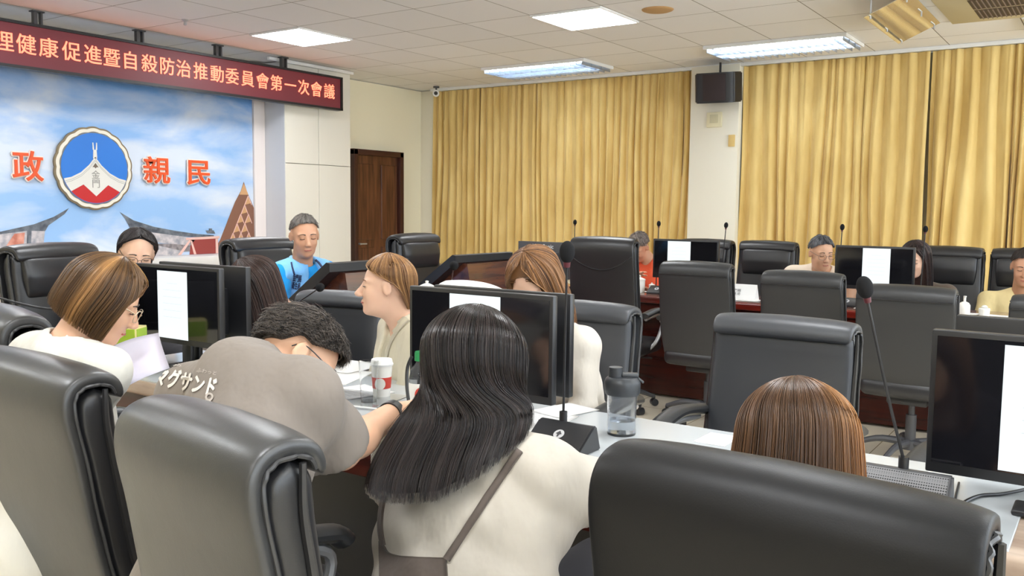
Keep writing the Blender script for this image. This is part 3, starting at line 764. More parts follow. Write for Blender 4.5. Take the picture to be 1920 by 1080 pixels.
# ================================================================ TABLES
def table(name, x0, x1, y0, y1, top, label, body, topm, rim, gy=None):
    t = empty(name, ((x0 + x1) / 2, (y0 + y1) / 2, 0), 0, label, 'conference table'); w, l = x1 - x0, y1 - y0
    bm = bmesh.new(); box(bm, (0, 0, top - 0.03), (w, l, 0.055), bev=0.012, seg=3); bm_obj('tabletop', bm, rim, t)
    bm = bmesh.new(); ga, gb = gy or (y0 + 0.025, y1 - 0.025); box(bm, (0, (ga + gb) / 2 - (y0 + y1) / 2, top - 0.001), (w - 0.05, gb - ga, 0.008), bev=0.002, seg=1); bm_obj('glass_cover', bm, topm, t)
    bm = bmesh.new(); box(bm, (0, 0, top - 0.12), (w - 0.06, l - 0.06, 0.12)); bm_obj('apron', bm, body, t, smooth=False)
    bm = bmesh.new(); box(bm, (0, 0, (top - 0.18) / 2 + 0.02), (0.36, l - 0.3, top - 0.18)); bm_obj('pedestal', bm, M['plastic'] if x0 < 3 else body, t, smooth=False)
    return t


TA = 0.76
TB = 0.80
table('conference_table', 2.08, 2.74, -1.2, 3.72, TA, 'long near conference table with grey glass top', M['wood_deep'], M['desk_glass'], M['wood_light'], gy=(0.16, 3.69))
table('conference_table', 6.30, 6.86, -0.9, 4.6, TB, 'long mahogany conference table in front of the curtains', M['wood_deep'], mat('mahogany_gloss', srgb(120, 84, 74), 0.08, spec=0.8), M['wood_red'])
# head desk with three raked display housings
hdk = empty('head_desk', (4.35, 3.62, 0.0), 0, 'dark red wooden head desk with sloping display housings', 'desk')
bm = bmesh.new(); box(bm, (0.0, 0, 0.885), (2.7, 0.68, 0.05), bev=0.012, seg=3); bm_obj('desktop', bm, M['wood_red'], hdk)
bm = bmesh.new(); box(bm, (0.0, -0.28, 0.43), (2.6, 0.05, 0.86)); box(bm, (0.0, -0.05, 0.83), (2.6, 0.5, 0.07)); bm_obj('front_panel', bm, M['wood_red'], hdk, smooth=False)
bm = bmesh.new(); box(bm, (0.0, -0.312, 0.80), (2.62, 0.014, 0.035), bev=0.004); bm_obj('front_moulding', bm, M['wood_deep'], hdk)
for xx, lab in ((-0.72, 1), (0.36, 2)):
    # raked screen: bottom towards the user, top towards the room
    h = empty('display_housing', (xx, 0, 0)); h.parent = hdk
    bm = bmesh.new(); prism(bm, [(0.22, 0.91), (-0.14, 1.17), (-0.165, 1.165), (-0.165, 1.12), (0.12, 0.91)], (-0.28, 0, 0), (0, 1, 0), (0, 0, 1), -0.64)
    bm_obj('screen_frame', bm, M['plastic'], h, smooth=False)
    bm = bmesh.new(); prism(bm, [(0.11, 0.91), (-0.155, 1.115), (-0.19, 1.11), (-0.23, 0.91)], (-0.19, 0, 0), (0, 1, 0), (0, 0, 1), -0.5)
    bm_obj('wooden_cover', bm, M['wood_brown'], h, smooth=False)


# ================================================================ MONITORS
def monitor(x, y, zb, face_deg, label, w=0.54, h=0.33, pages=(), back_text=None, stand=True, table_z=TA, group='desk monitors'):
    """screen faces +X before rotation; zb is the bottom edge height"""
    e = empty('monitor', (x, y, table_z), math.radians(face_deg), label, 'monitor', group); z0 = zb - table_z
    bm = bmesh.new(); box(bm, (-0.014, 0, z0 + h / 2), (0.028, w, h), bev=0.004); box(bm, (-0.045, 0, z0 + h * 0.42), (0.05, w * 0.62, h * 0.6), bev=0.012); bm_obj('casing', bm, M['plastic_grey' if back_text else 'plastic'], e)
    bm = bmesh.new(); box(bm, (0.0005, 0, z0 + h / 2 + 0.006), (0.002, w - 0.026, h - 0.04)); bm_obj('screen', bm, M['screen'], e, smooth=False)
    for (y0, y1, za, zb_) in pages:
        bm = bmesh.new(); box(bm, (0.002, (y0 + y1) / 2, z0 + (za + zb_) / 2), (0.001, y1 - y0, zb_ - za)); pg = bm_obj('document_page', bm, M['page_lit'], e, smooth=False)
        bm = bmesh.new()
        for k in range(6):
            yy = (y0 + y1) / 2; box(bm, (0.003, yy, z0 + za + (zb_ - za) * (0.82 - k * 0.1)), (0.0006, (y1 - y0) * (0.35 if k == 0 else 0.62), 0.0016))
        bm_obj('text_lines', bm, M['page_text'], pg, smooth=False)
    if stand:
        bm = bmesh.new(); box(bm, (-0.055, 0, z0 / 2 + 0.06), (0.02, 0.06, z0 + 0.1), bev=0.004); bm_obj('stand_neck', bm, M['plastic'], e)
        bm = bmesh.new(); box(bm, (-0.09, 0, 0.010), (0.10, 0.20, 0.014), bev=0.006); bm_obj('stand_base', bm, M['plastic'], e)
    return e


# screens towards the near row face -X (180 deg): local +Y is world -Y
monitor(2.31, 1.711, 0.862, 180, 'glossy monitor with one white page behind the long black hair', w=0.576, h=0.34, pages=[(-0.112, 0.092, 0.02, 0.325)])
monitor(2.47, 1.72, 0.862, 0, 'back-to-back monitor facing the brown-haired woman', w=0.56, h=0.335)
monitor(2.31, 0.08, 0.848, 180, 'large monitor at the right edge with a dark screen and white page', w=0.565, h=0.345, pages=[(-0.128, 0.10, 0.030, 0.322)])
monitor(2.62, -0.0, 0.862, 0, 'grey back of the monitor behind the right-edge monitor', w=0.70, h=0.34)
monitor(2.31, 3.30 - 0.0, 0.876, 180, 'left monitor with a tall white page and a reflection', w=0.575, h=0.335, pages=[(-0.125, 0.08, 0.022, 0.31)])
monitor(2.47, 3.31, 0.876, 0, 'black back of the monitor behind the left monitor', w=0.60, h=0.335)
# far table
monitor(6.45, 2.786, 0.935, 180, 'far monitor with a centred white page beside the orange shirt', w=0.54, h=0.305, pages=[(-0.145, 0.045, 0.02, 0.29)], table_z=TB)
monitor(6.45, 1.40, 0.935, 180, 'far monitor with a white page between two seated people', w=0.52, h=0.30, pages=[(-0.075, 0.105, 0.02, 0.285)], table_z=TB)
vs = monitor(6.45, 4.066, 0.875, 0, 'grey monitor seen from behind with white lettering on it', w=0.51, h=0.31, back_text=True, table_z=TB)
px_ = at(190, 545, 3.75)
monitor(px_[0], px_[1], 0.90, 137, 'dark monitor turned towards the woman with glasses', w=0.5, h=0.32)
text_mesh('brand_lettering', 'ViewSonic', 0.05, mat('lettering', (0.7, 0.72, 0.74), 0.5), frame((-0.0285, 0.0, 0.345), (0, -1, 0), (0, 0, 1)), 0.0008, 0.0006, vs)


# ================================================================ MICROPHONES
def mic(base, head, label, base_kind='wedge', yaw=0, bend=0.0, table_z=TA, r=0.004, group='gooseneck microphones', foam=0.019):
    bx, by, bz = base; e = empty('gooseneck_microphone', base, 0, label, 'microphone', group)
    h = np.array(head) - np.array(base); a = np.array((0, 0, 0.02))
    mid = h * 0.5 + np.array((0, 0, bend))
    bm = bmesh.new(); tube(bm, [a, mid, h], r, 8, 20, r * 0.8); bm_obj('gooseneck', bm, M['plastic'], e)
    d = (h - mid) / np.linalg.norm(h - mid); q = np.array(Vector((0, 0, 1)).rotation_difference(Vector(d)).to_matrix())
    bm = bmesh.new(); ellipsoid(bm, h + d * foam * 1.2, (foam, foam, foam * 1.45), q); bm_obj('foam_windscreen', bm, M['foam'], e)
    bm = bmesh.new(); cyl(bm, h - d * foam * 0.75, h + d * 0.002, foam * 0.42, foam * 0.5, 14); bm_obj('light_ring', bm, mat('mic_ring', srgb(84, 34, 42), 0.4), e)
    if base_kind == 'stub':
        bm = bmesh.new(); cyl(bm, (0, 0, 0), (0, 0, 0.03), 0.012); bm_obj('socket', bm, M['plastic'], e)
    return e


def wedge_base(c, rz, label, w=0.19, d=0.14, h=0.075, logo=True):
    e = empty('microphone_base', c, math.radians(rz), label, 'microphone base')
    # long axis along y; front slope faces -x
    bm = bmesh.new(); prism(bm, [(-d * 0.5, 0.0), (-d * 0.5, 0.012), (d * 0.18, h), (d * 0.32, h), (d * 0.5, 0.0)], (0, -w / 2, 0), (1, 0, 0), (0, 0, 1), w)
    bmesh.ops.bevel(bm, geom=bm.edges[:], offset=0.004, segments=2, affect='EDGES'); bm_obj('housing', bm, M['plastic'] if logo else M['plastic_grey'], e)
    ux = Vector((d * 0.68, 0, h - 0.012)).normalized(); n = Vector((-ux.z, 0, ux.x))
    if logo:
        bm = bmesh.new(); o = Vector((-d * 0.1, 0.0, 0.012 + (h - 0.012) * (0.4 / 0.68))) + n * 0.0005
        prism(bm, [(0.017 * math.cos(2 * PI * k / 32), 0.017 * math.sin(2 * PI * k / 32)) for k in range(32)], o, (0, 1, 0), ux, -0.001); bm_obj('round_logo', bm, mat('logo_silver', srgb(190, 190, 192), 0.4), e, smooth=False)
        bm = bmesh.new(); o2 = o + n * 0.0012
        prism(bm, [(0.0, 0.012), (0.010, 0.0), (0.004, -0.002), (0.002, -0.012), (-0.002, -0.012), (-0.004, -0.002), (-0.010, 0.0)], o2, (0, 1, 0), ux, -0.0006); bm_obj('logo_mark', bm, M['plastic_grey'], e, smooth=False)
    else:
        gm = mat('grille_metal', (0.12, 0.12, 0.125), 0.45, 0.5)
        N, L, b = nodes(gm); tc = N.new('ShaderNodeTexCoord'); v = N.new('ShaderNodeTexVoronoi'); v.inputs['Scale'].default_value = 190; v.inputs['Randomness'].default_value = 0.0
        r = N.new('ShaderNodeValToRGB'); r.color_ramp.elements[0].position = 0.3; r.color_ramp.elements[0].color = (0.01, 0.01, 0.01, 1); r.color_ramp.elements[1].position = 0.42; r.color_ramp.elements[1].color = (0.2, 0.2, 0.21, 1)
        L.new(tc.outputs['Object'], v.inputs['Vector']); L.new(v.outputs['Distance'], r.inputs[0]); L.new(r.outputs[0], b.inputs['Base Color'])
        bm = bmesh.new(); o = Vector((-d * 0.5, 0, 0.012)) + n * 0.001; wy, ly = w * 0.47, math.hypot(d * 0.68, h - 0.012)
        prism(bm, [(-wy, 0.006), (wy, 0.006), (wy, ly - 0.004), (-wy, ly - 0.004)], o, (0, 1, 0), ux, -0.001); bm_obj('grille', bm, gm, e, smooth=False)
    return e


wedge_base((2.215, 1.33, TA + 0.003), 0, 'black microphone base with a round silver logo on the near table')
mic((2.262, 1.352, TA + 0.075), at(1063, 490, 2.56), 'tall gooseneck microphone standing in front of the centre monitor', base_kind='stub', foam=0.0225)
wedge_base((2.205, 0.42, TA + 0.003), 0, 'metal-grilled microphone base behind the right foreground chair', w=0.26, d=0.15, h=0.10, logo=False)
mic((2.25, 0.40, TA + 0.10), at(1625, 556, 2.02), 'long leaning gooseneck microphone right of the auburn hair', base_kind='stub', bend=0.0, foam=0.0185)
# left foreground mic arm entering from the left edge
mic(at(150, 583, 2.6) + np.array((0, 0, -0.02)), at(-12, 556, 2.45), 'microphone arm lying across the left edge of the photo', base_kind='stub', r=0.0035, bend=0.0)
mic((3.02, 3.5, 0.91), at(597, 541, 3.9), 'low microphone leaning over the head desk beside the blue vest', base_kind='stub', r=0.004)
mic((4.30, 3.4, 0.91), at(851, 500, 4.55), 'microphone in front of the second sloping display', base_kind='stub', r=0.004, foam=0.024)
for (px, pyh, lab) in ((1078, 421, 'distant microphone left of the tall black chair'), (1235, 424, 'distant microphone just right of the orange shirt man'), (1361, 427, 'distant microphone in front of the cream column'), (1579, 431, 'distant microphone right of the grey-haired man'), (1735, 435, 'distant microphone above the brown cardigan woman')):
    hd_ = atx(px, pyh, 6.62); b_ = (hd_[0] + 0.02, hd_[1] + (0.02 if px != 1361 else 0.04), TB)
    mic(b_, hd_, lab, base_kind='stub', r=0.0045, foam=0.016, group='microphones on the far table')

# ================================================================ PEOPLE
def smin(a, b, k):
    h = np.clip(0.5 + 0.5 * (b - a) / k, 0, 1)
    return b * (1 - h) + a * h - k * h * (1 - h)


class Form:
    """a body or a garment grown from tapered limbs and ellipsoids that melt into one another"""
    def __init__(s): s.p = []

    def limb(s, a, b, ra, rb, k=0.03, clip=None, sub=False):
        a = np.array(a, float); b = np.array(b, float)
        ba = b - a; L2 = ba @ ba
        def f(P):
            t = np.clip(((P - a) @ ba) / L2, 0, 1)
            d = np.sqrt((((P - a) - t[..., None] * ba) ** 2).sum(-1)) - (ra + (rb - ra) * t)
            if clip is not None: d = np.maximum(d, (P - clip[0]) @ clip[1])
            return d
        m = max(ra, rb); s.p.append((f, np.minimum(a, b) - m, np.maximum(a, b) + m, k, sub)); return s

    def ball(s, c, r, R=None, k=0.03, sub=False, noise=None):
        c = np.array(c, float); r = np.array([r] * 3 if np.isscalar(r) else r, float); R = np.eye(3) if R is None else np.array(R)
        def f(P):
            q = (P - c) @ R; k0 = np.sqrt(((q / r) ** 2).sum(-1)); k1 = np.sqrt(((q / r ** 2) ** 2).sum(-1)) + 1e-9
            return k0 * (k0 - 1) / k1
        e = np.abs(R) @ r; s.p.append((f, c - e, c + e, k, sub)); return s

    def cut(s, o, n, c, rad, k=0.01):
        """remove what lies beyond the plane (o, n), near c"""
        o = np.array(o, float); n = np.array(n, float); n = n / np.linalg.norm(n); c = np.array(c, float)
        s.p.append((lambda P: -((P - o) @ n), c - rad, c + rad, k, True)); return s

    def mesh(s, h=0.006, wrinkle=0.0, wscale=1.0, seed=0, origin=(0, 0, 0)):
        add = [p for p in s.p if not p[4]]
        lo = np.min([p[1] for p in add], 0) - 4 * h; hi = np.max([p[2] for p in add], 0) + 4 * h
        n = np.ceil((hi - lo) / h).astype(int) + 1
        ax = [(lo[i] + h * np.arange(n[i])).astype(np.float32) for i in range(3)]
        Fd = np.full(n, 0.2, np.float32)
        for f, a, b, k, sub in s.p:
            mg = max(k, 2 * h) + 2 * h
            i0 = np.clip(np.floor((a - mg - lo) / h).astype(int), 0, n); i1 = np.clip(np.ceil((b + mg - lo) / h).astype(int) + 1, 0, n)
            if (i1 <= i0).any(): continue
            sl = tuple(slice(i0[i], i1[i]) for i in range(3))
            P = np.stack(np.meshgrid(*[ax[i][sl[i]] for i in range(3)], indexing='ij'), -1)
            d = f(P).astype(np.float32)
            Fd[sl] = -smin(-Fd[sl], d, k) if sub else smin(Fd[sl], d, k)
        if wrinkle:
            r = np.random.default_rng(seed); P = np.stack(np.meshgrid(*ax, indexing='ij'), -1)
            w = np.zeros(n, np.float32)
            for j in range(7):
                v = r.normal(size=3) * np.array([1, 1, 0.75]); v = v / np.linalg.norm(v) * r.uniform(22, 85) * wscale
                v2 = r.normal(size=3) * 9
                w += (np.sin(P @ v + 1.6 * np.sin(P @ v2 + r.uniform(0, 6)) + r.uniform(0, 6)) * (22 / np.linalg.norm(v))).astype(np.float32)
            Fd += wrinkle * w * 0.6
        return surface_nets(Fd, h, lo - np.array(origin))


def surface_nets(Fd, h, lo):
    S = Fd < 0; nx, ny, nz = Fd.shape
    c = np.zeros((nx - 1, ny - 1, nz - 1), np.int8)
    for i in (0, 1):
        for j in (0, 1):
            for k in (0, 1): c += S[i:nx - 1 + i, j:ny - 1 + j, k:nz - 1 + k]
    act = np.argwhere((c > 0) & (c < 8)); idx = np.full(c.shape, -1, np.int32); idx[tuple(act.T)] = np.arange(len(act))
    acc = np.zeros((len(act), 3)); cnt = np.zeros(len(act))
    cor = np.array([(i, j, k) for i in (0, 1) for j in (0, 1) for k in (0, 1)])
    vals = [Fd[tuple((act + q).T)] for q in cor]
    for a in range(8):
        for b in range(a + 1, 8):
            if np.abs(cor[a] - cor[b]).sum() != 1: continue
            fa, fb = vals[a], vals[b]; m = (fa < 0) != (fb < 0)
            t = np.where(m, fa / np.where(m, fa - fb, 1), 0)
            acc += np.where(m[:, None], cor[a] + t[:, None] * (cor[b] - cor[a]), 0); cnt += m
    V = (act + acc / cnt[:, None]) * h + lo
    Q = []
    for ax in range(3):
        o = [1 if i == ax else 0 for i in range(3)]
        A = S[:nx - o[0], :ny - o[1], :nz - o[2]]; B = S[o[0]:, o[1]:, o[2]:]
        e = np.argwhere(A != B); u, w = [(1, 2), (2, 0), (0, 1)][ax]
        e = e[(e[:, u] > 0) & (e[:, w] > 0) & (e[:, u] < Fd.shape[u] - 1) & (e[:, w] < Fd.shape[w] - 1)]
        sg = A[tuple(e.T)]
        def cell(du, dw):
            q = e.copy(); q[:, u] += du; q[:, w] += dw; return idx[tuple(q.T)]
        q = np.stack([cell(-1, -1), cell(0, -1), cell(0, 0), cell(-1, 0)], 1)
        q[~sg] = q[~sg][:, ::-1]; Q.append(q)
    Q = np.concatenate(Q); Q = Q[(Q >= 0).all(1)]
    return V, Q


def form_obj(name, form, material, parent, h=0.006, origin=(0, 0, 0), smooth=1, **k):
    V, Q = form.mesh(h, origin=origin, **k)
    # light relaxation of the grid
    for _ in range(smooth):
        acc = np.zeros_like(V); cn = np.zeros(len(V))
        for a in range(4):
            b = (a + 1) % 4
            np.add.at(acc, Q[:, a], V[Q[:, b]]); np.add.at(cn, Q[:, a], 1); np.add.at(acc, Q[:, b], V[Q[:, a]]); np.add.at(cn, Q[:, b], 1)
        V = 0.5 * V + 0.5 * acc / np.maximum(cn, 1)[:, None]
    return link(name, quad_mesh(name, V, Q), material, parent)


def unit(v): v = np.array(v, float); return v / np.linalg.norm(v)


def hand(F, w, d, up, curl=0.5, k=0.008, side=1):
    """palm, four unequal bent fingers and a thumb; w wrist, d pointing direction, up = back of the hand"""
    d = unit(d); s_ = unit(np.cross(d, up)) * side; up = unit(np.cross(s_, d)) * side
    F.ball(w + d * 0.045, (0.048, 0.038, 0.015), np.stack([d, s_, up], 1), 0.015)
    for j, (off, ln) in enumerate(((0.028, 0.068), (0.010, 0.076), (-0.010, 0.071), (-0.027, 0.056))):
        a = w + d * 0.082 + s_ * off; dd = unit(d + s_ * off * 2.2); r0 = 0.0088
        for seg in range(3):
            cu = curl * (0.35 + 0.75 * seg); dir_ = unit(dd * math.cos(cu) - up * math.sin(cu)); b = a + dir_ * ln * (0.45, 0.32, 0.26)[seg]
            F.limb(a, b, r0, r0 - 0.0012, 0.004); a = b; r0 -= 0.0012
    a = w + d * 0.022 + s_ * 0.028; b = a + unit(d * 0.6 + s_ * 0.75 - up * 0.3) * 0.038; c = b + unit(d + s_ * 0.1 - up * 0.45) * 0.034
    F.limb(a, b, 0.013, 0.0105, 0.01); F.limb(b, c, 0.0102, 0.008, 0.004)


class Head:
    def __init__(s, c, fwd, up, scale=1.0):
        s.c = np.array(c, float); f = unit(fwd); u = np.array(up, float); u = unit(u - f * (u @ f)); s.R = np.stack([f, np.cross(u, f), u], 1); s.s = scale
    def w(s, p): return s.c + s.s * (s.R @ np.array(p, float))

    def form(s, F, nose=1.0):
        k = s.s
        def B(c, r, kk=0.02, sub=False): F.ball(s.w(c), np.array(r) * k, s.R, kk * k, sub)
        B((-0.016, 0, 0.032), (0.094, 0.074, 0.083)); B((0.028, 0, -0.028), (0.062, 0.058, 0.086), 0.03); B((0.036, 0, -0.082), (0.042, 0.042, 0.032), 0.03)
        B((0.070, 0, -0.098), (0.017, 0.020, 0.015), 0.02)
        for q in (-1, 1):
            B((0.056, q * 0.034, -0.032), (0.026, 0.022, 0.028), 0.02); B((0.086, q * 0.032, 0.004), (0.016, 0.017, 0.010), 0.012, True)
            B((0.074, q * 0.031, 0.002), (0.0135, 0.0145, 0.0105), 0.004); B((0.100, q * 0.0115, -0.037), (0.010, 0.0075, 0.007), 0.006)
            ea = Matrix.Rotation(q * -0.35, 3, 'Z'); ER = s.R @ np.array(ea)
            F.ball(s.w((-0.004, q * 0.078, -0.006)), np.array((0.020, 0.0075, 0.031)) * k, ER, 0.006 * k)
            F.ball(s.w((0.000, q * 0.085, -0.004)), np.array((0.011, 0.006, 0.019)) * k, ER, 0.005 * k, True)
            B((0.066, q * 0.03, 0.021), (0.019, 0.023, 0.0075), 0.012)
        F.limb(s.w((0.084, 0, 0.006)), s.w((0.108 * nose, 0, -0.030)), 0.0075 * k, 0.0115 * k, 0.012 * k)
        B((0.084, 0, -0.060), (0.013, 0.024, 0.0065), 0.006); B((0.082, 0, -0.071), (0.013, 0.019, 0.0065), 0.006); B((0.096, 0, -0.0655), (0.01, 0.019, 0.0016), 0.002, True)

    def details(s, parent, origin, brow, glasses=None, lips=True, eyes=True):
        T = lambda p: s.w(p) - origin; k = s.s
        for q in (-1, 1):
            bm = bmesh.new(); tube(bm, [T((0.0855, q * 0.014, 0.023)), T((0.087, q * 0.03, 0.027)), T((0.078, q * 0.047, 0.022))], 0.0028 * k, 6, 8, 0.0014 * k); bm_obj('eyebrow', bm, brow, parent)
            if eyes:
                bm = bmesh.new(); tube(bm, [T((0.0835, q * 0.0175, 0.000)), T((0.0885, q * 0.0305, -0.0005)), T((0.080, q * 0.044, -0.001))], 0.0017 * k, 6, 8); bm_obj('eyelid', bm, M['dark_line'], parent)
        if lips:
            bm = bmesh.new(); tube(bm, [T((0.0885, -0.019, -0.0658)), T((0.0955, 0, -0.0652)), T((0.0885, 0.019, -0.0658))], 0.0030 * k, 6, 8); bm_obj('lips', bm, M['lip'], parent)
        if glasses is not None:
            g = bmesh.new()
            for q in (-1, 1):
                loop = []
                for i in range(17):
                    a = 2 * PI * i / 16; y = q * 0.034 + 0.0255 * sell(math.cos(a), 0.75); z = -0.001 + 0.0185 * sell(math.sin(a), 0.75)
                    loop.append(T((0.106 - 0.28 * max(0, abs(y) - 0.02), y, z)))
                tube(g, loop, 0.0014 * k, 6)
                tube(g, [T((0.093, q * 0.0605, 0.006)), T((0.04, q * 0.077, 0.012)), T((-0.01, q * 0.081, 0.012)), T((-0.028, q * 0.079, -0.008))], 0.0015 * k, 6, 10)
            tube(g, [T((0.107, -0.0085, 0.002)), T((0.109, 0, 0.006)), T((0.107, 0.0085, 0.002))], 0.0013 * k, 6, 6)
            bm_obj('glasses', g, glasses, parent)


def hair_rings(H, rx=0.103, ry=0.088, rz=0.092, c=(-0.012, 0, 0.032), tilt=0.0, angs=(2, 20, 40, 60, 80, 96)):
    """rings of the crown in world coordinates: list of (centre, front axis, left axis)"""
    out = []; ct, st_ = math.cos(tilt), math.sin(tilt)
    for a in angs:
        t = math.radians(a)
        rot = lambda v: np.array((v[0] * ct - v[2] * st_, v[1], v[0] * st_ + v[2] * ct))
        cc = np.array(c) + rot((0, 0, rz * math.cos(t)))
        out.append((H.w(cc), H.s * (H.R @ rot((rx * math.sin(t), 0, 0))), H.s * (H.R @ np.array((0, ry * math.sin(t), 0)))))
    return out


def add_hair(parent, origin, rings, opening, end, mat_, n=2500, width=0.0009, seg=14, jit=0.004, sweep=True, start=0.35, endjit=0.35, clump=26, seed=1, length=None, lift=0.0, cap_in=0.004, name='hair', flow=0.0, shade=None, wave=0.0, cap=True):
    r = np.random.default_rng(seed); C_ = np.array([q[0] for q in rings]); U_ = np.array([q[1] for q in rings]); W_ = np.array([q[2] for q in rings]); m = len(rings) - 1
    def cat(A, s):
        s = np.clip(s, 0, m); i = np.minimum(s.astype(int), m - 1); u = (s - i)[..., None]
        Ae = np.concatenate([[2 * A[0] - A[1]], A, [2 * A[-1] - A[-2]]]); a, b, c, d = Ae[i], Ae[i + 1], Ae[i + 2], Ae[i + 3]
        return ((1 - u) ** 3 * a + (3 * u ** 3 - 6 * u ** 2 + 4) * b + (-3 * u ** 3 + 3 * u ** 2 + 3 * u + 1) * c + u ** 3 * d) / 6
    def surf(phi, s, off):
        c, u, v = cat(C_, s), cat(U_, s), cat(W_, s); nu = np.linalg.norm(u, axis=-1, keepdims=True) + 1e-6; nv = np.linalg.norm(v, axis=-1, keepdims=True) + 1e-6
        co, si = np.cos(phi)[..., None], np.sin(phi)[..., None]
        P = c + u * co + v * si; N_ = co * u / nu + si * v / nv
        ax = c - cat(C_, s + 0.6) ; ax = ax / (np.linalg.norm(ax, axis=-1, keepdims=True) + 1e-6)
        w = np.clip(1 - s / 2.5, 0, 1)[..., None]; N_ = N_ * (1 - w) + ax * w
        return P + N_ * off[..., None]
    ops, opv = np.array([o[0] for o in opening], float), np.radians([o[1] for o in opening])
    wrap = lambda a: (a + PI) % (2 * PI) - PI
    def push(phi, s):
        o = np.interp(s, ops, opv); a = wrap(phi); return np.where(np.abs(a) < o, np.sign(a + 1e-9) * o, a)
    en_a, en_v = np.radians([e[0] for e in end]), np.array([e[1] for e in end], float)
    endf = (lambda phi: np.interp(wrap(phi), en_a, en_v)) if en_a[0] < 0 else (lambda phi: np.interp(np.abs(wrap(phi)), en_a, en_v))
    out = []
    if cap:
        na, ns = 72, 40
        ph = np.linspace(-PI, PI, na, endpoint=False); S_ = np.linspace(0, 1, ns)
        PH, SS = np.meshgrid(ph, S_); se = endf(PH); SV = SS * se * 0.97 if sweep else SS * se
        PHs = push(PH, SV) if sweep else PH
        off = np.full(PH.shape, -cap_in) - 0.004 * SS
        A = surf(PHs, SV, off); B_ = surf(PHs, SV, off - 0.004)
        V = np.concatenate([A.reshape(-1, 3), B_.reshape(-1, 3)]); idx = np.arange(na * ns).reshape(ns, na); nx = np.roll(idx, -1, 1)
        Fq = np.stack([idx[:-1], idx[1:], nx[1:], nx[:-1]], -1).reshape(-1, 4); k = na * ns
        rim = np.stack([idx[-1], idx[-1] + k, nx[-1] + k, nx[-1]], -1)
        Fq = np.concatenate([Fq, Fq[:, ::-1] + k, rim]); out.append((V, Fq, np.full(len(V), 0.25)))
    # strands
    phi0 = r.uniform(-PI, PI, n)
    cl = r.uniform(-PI, PI, clump * 6); near = np.argmin(np.abs(wrap(phi0[:, None] - cl[None])), 1)
    e = endf(phi0); s1 = e * (1 - endjit * r.random(n) ** 2) if length is None else None
    s0 = e * start * r.random(n) ** (1.3 if length is None else 1)
    if length is not None:
        s0 = e * np.sqrt(r.random(n)) * 0.97; s1 = np.minimum(s0 + length * r.uniform(0.6, 1.3, n), e * 1.02)
    t = np.linspace(0, 1, seg); SV = s0[:, None] + (s1 - s0)[:, None] * t[None]
    PH = phi0[:, None] + wrap(cl[near] - phi0)[:, None] * (t[None] ** 2) * 0.55 + flow * t[None] * r.normal(0, 1, n)[:, None]
    if wave: PH = PH + wave * np.sin(t[None] * 9 + r.uniform(0, 6, n)[:, None])
    PHs = push(PH, SV) if sweep else PH
    off = r.normal(0, jit, n)[:, None] * (0.4 + 0.8 * t[None]) + r.uniform(-0.002, 0.004, n)[:, None] + lift * t[None] * r.uniform(0.2, 1, n)[:, None]
    if sweep:
        pass
    P = surf(PHs, SV, off)
    keep = np.ones(n, bool)
    if not sweep:
        o = np.interp(s0, ops, opv); keep = np.abs(wrap(phi0)) > o
    P = P[keep]; nn = len(P)
    T = np.gradient(P, axis=1); T /= np.linalg.norm(T, axis=2, keepdims=True) + 1e-9
    ref = unit((0.3, 0.5, 0.8)); A = np.cross(T, ref); A /= np.linalg.norm(A, axis=2, keepdims=True) + 1e-9; B_ = np.cross(T, A)
    wd = width * (1 - 0.75 * t ** 3)[None, :, None] * r.uniform(0.7, 1.3, nn)[:, None, None]
    ring = np.stack([P + (A * math.cos(a) + B_ * math.sin(a)) * wd for a in (0, 2.09, 4.19)], 2)
    V = ring.reshape(-1, 3); idx = np.arange(nn * seg * 3).reshape(nn, seg, 3); nx = np.roll(idx, -1, 2)
    Fq = np.stack([idx[:, :-1], nx[:, :-1], nx[:, 1:], idx[:, 1:]], -1).reshape(-1, 4)
    sh = np.clip(0.45 + 0.28 * np.sin(phi0 * 11 + seed) * np.sin(phi0 * 23) + r.normal(0, 0.2, n), 0, 1)
    if shade is not None: sh = np.clip(shade(phi0, sh), 0, 1)
    sh = sh[keep]
    out.append((V, Fq, np.repeat(sh, seg * 3)))
    base = 0; VV, FF, SS_ = [], [], []
    for V, Fq, s_ in out: VV.append(V); FF.append(Fq + base); SS_.append(s_); base += len(V)
    me = quad_mesh(name, np.concatenate(VV) - origin, np.concatenate(FF))
    at_ = me.attributes.new('shade', 'FLOAT', 'POINT'); at_.data.foreach_set('value', np.concatenate(SS_).astype(np.float32))
    return link(name, me, mat_, parent)


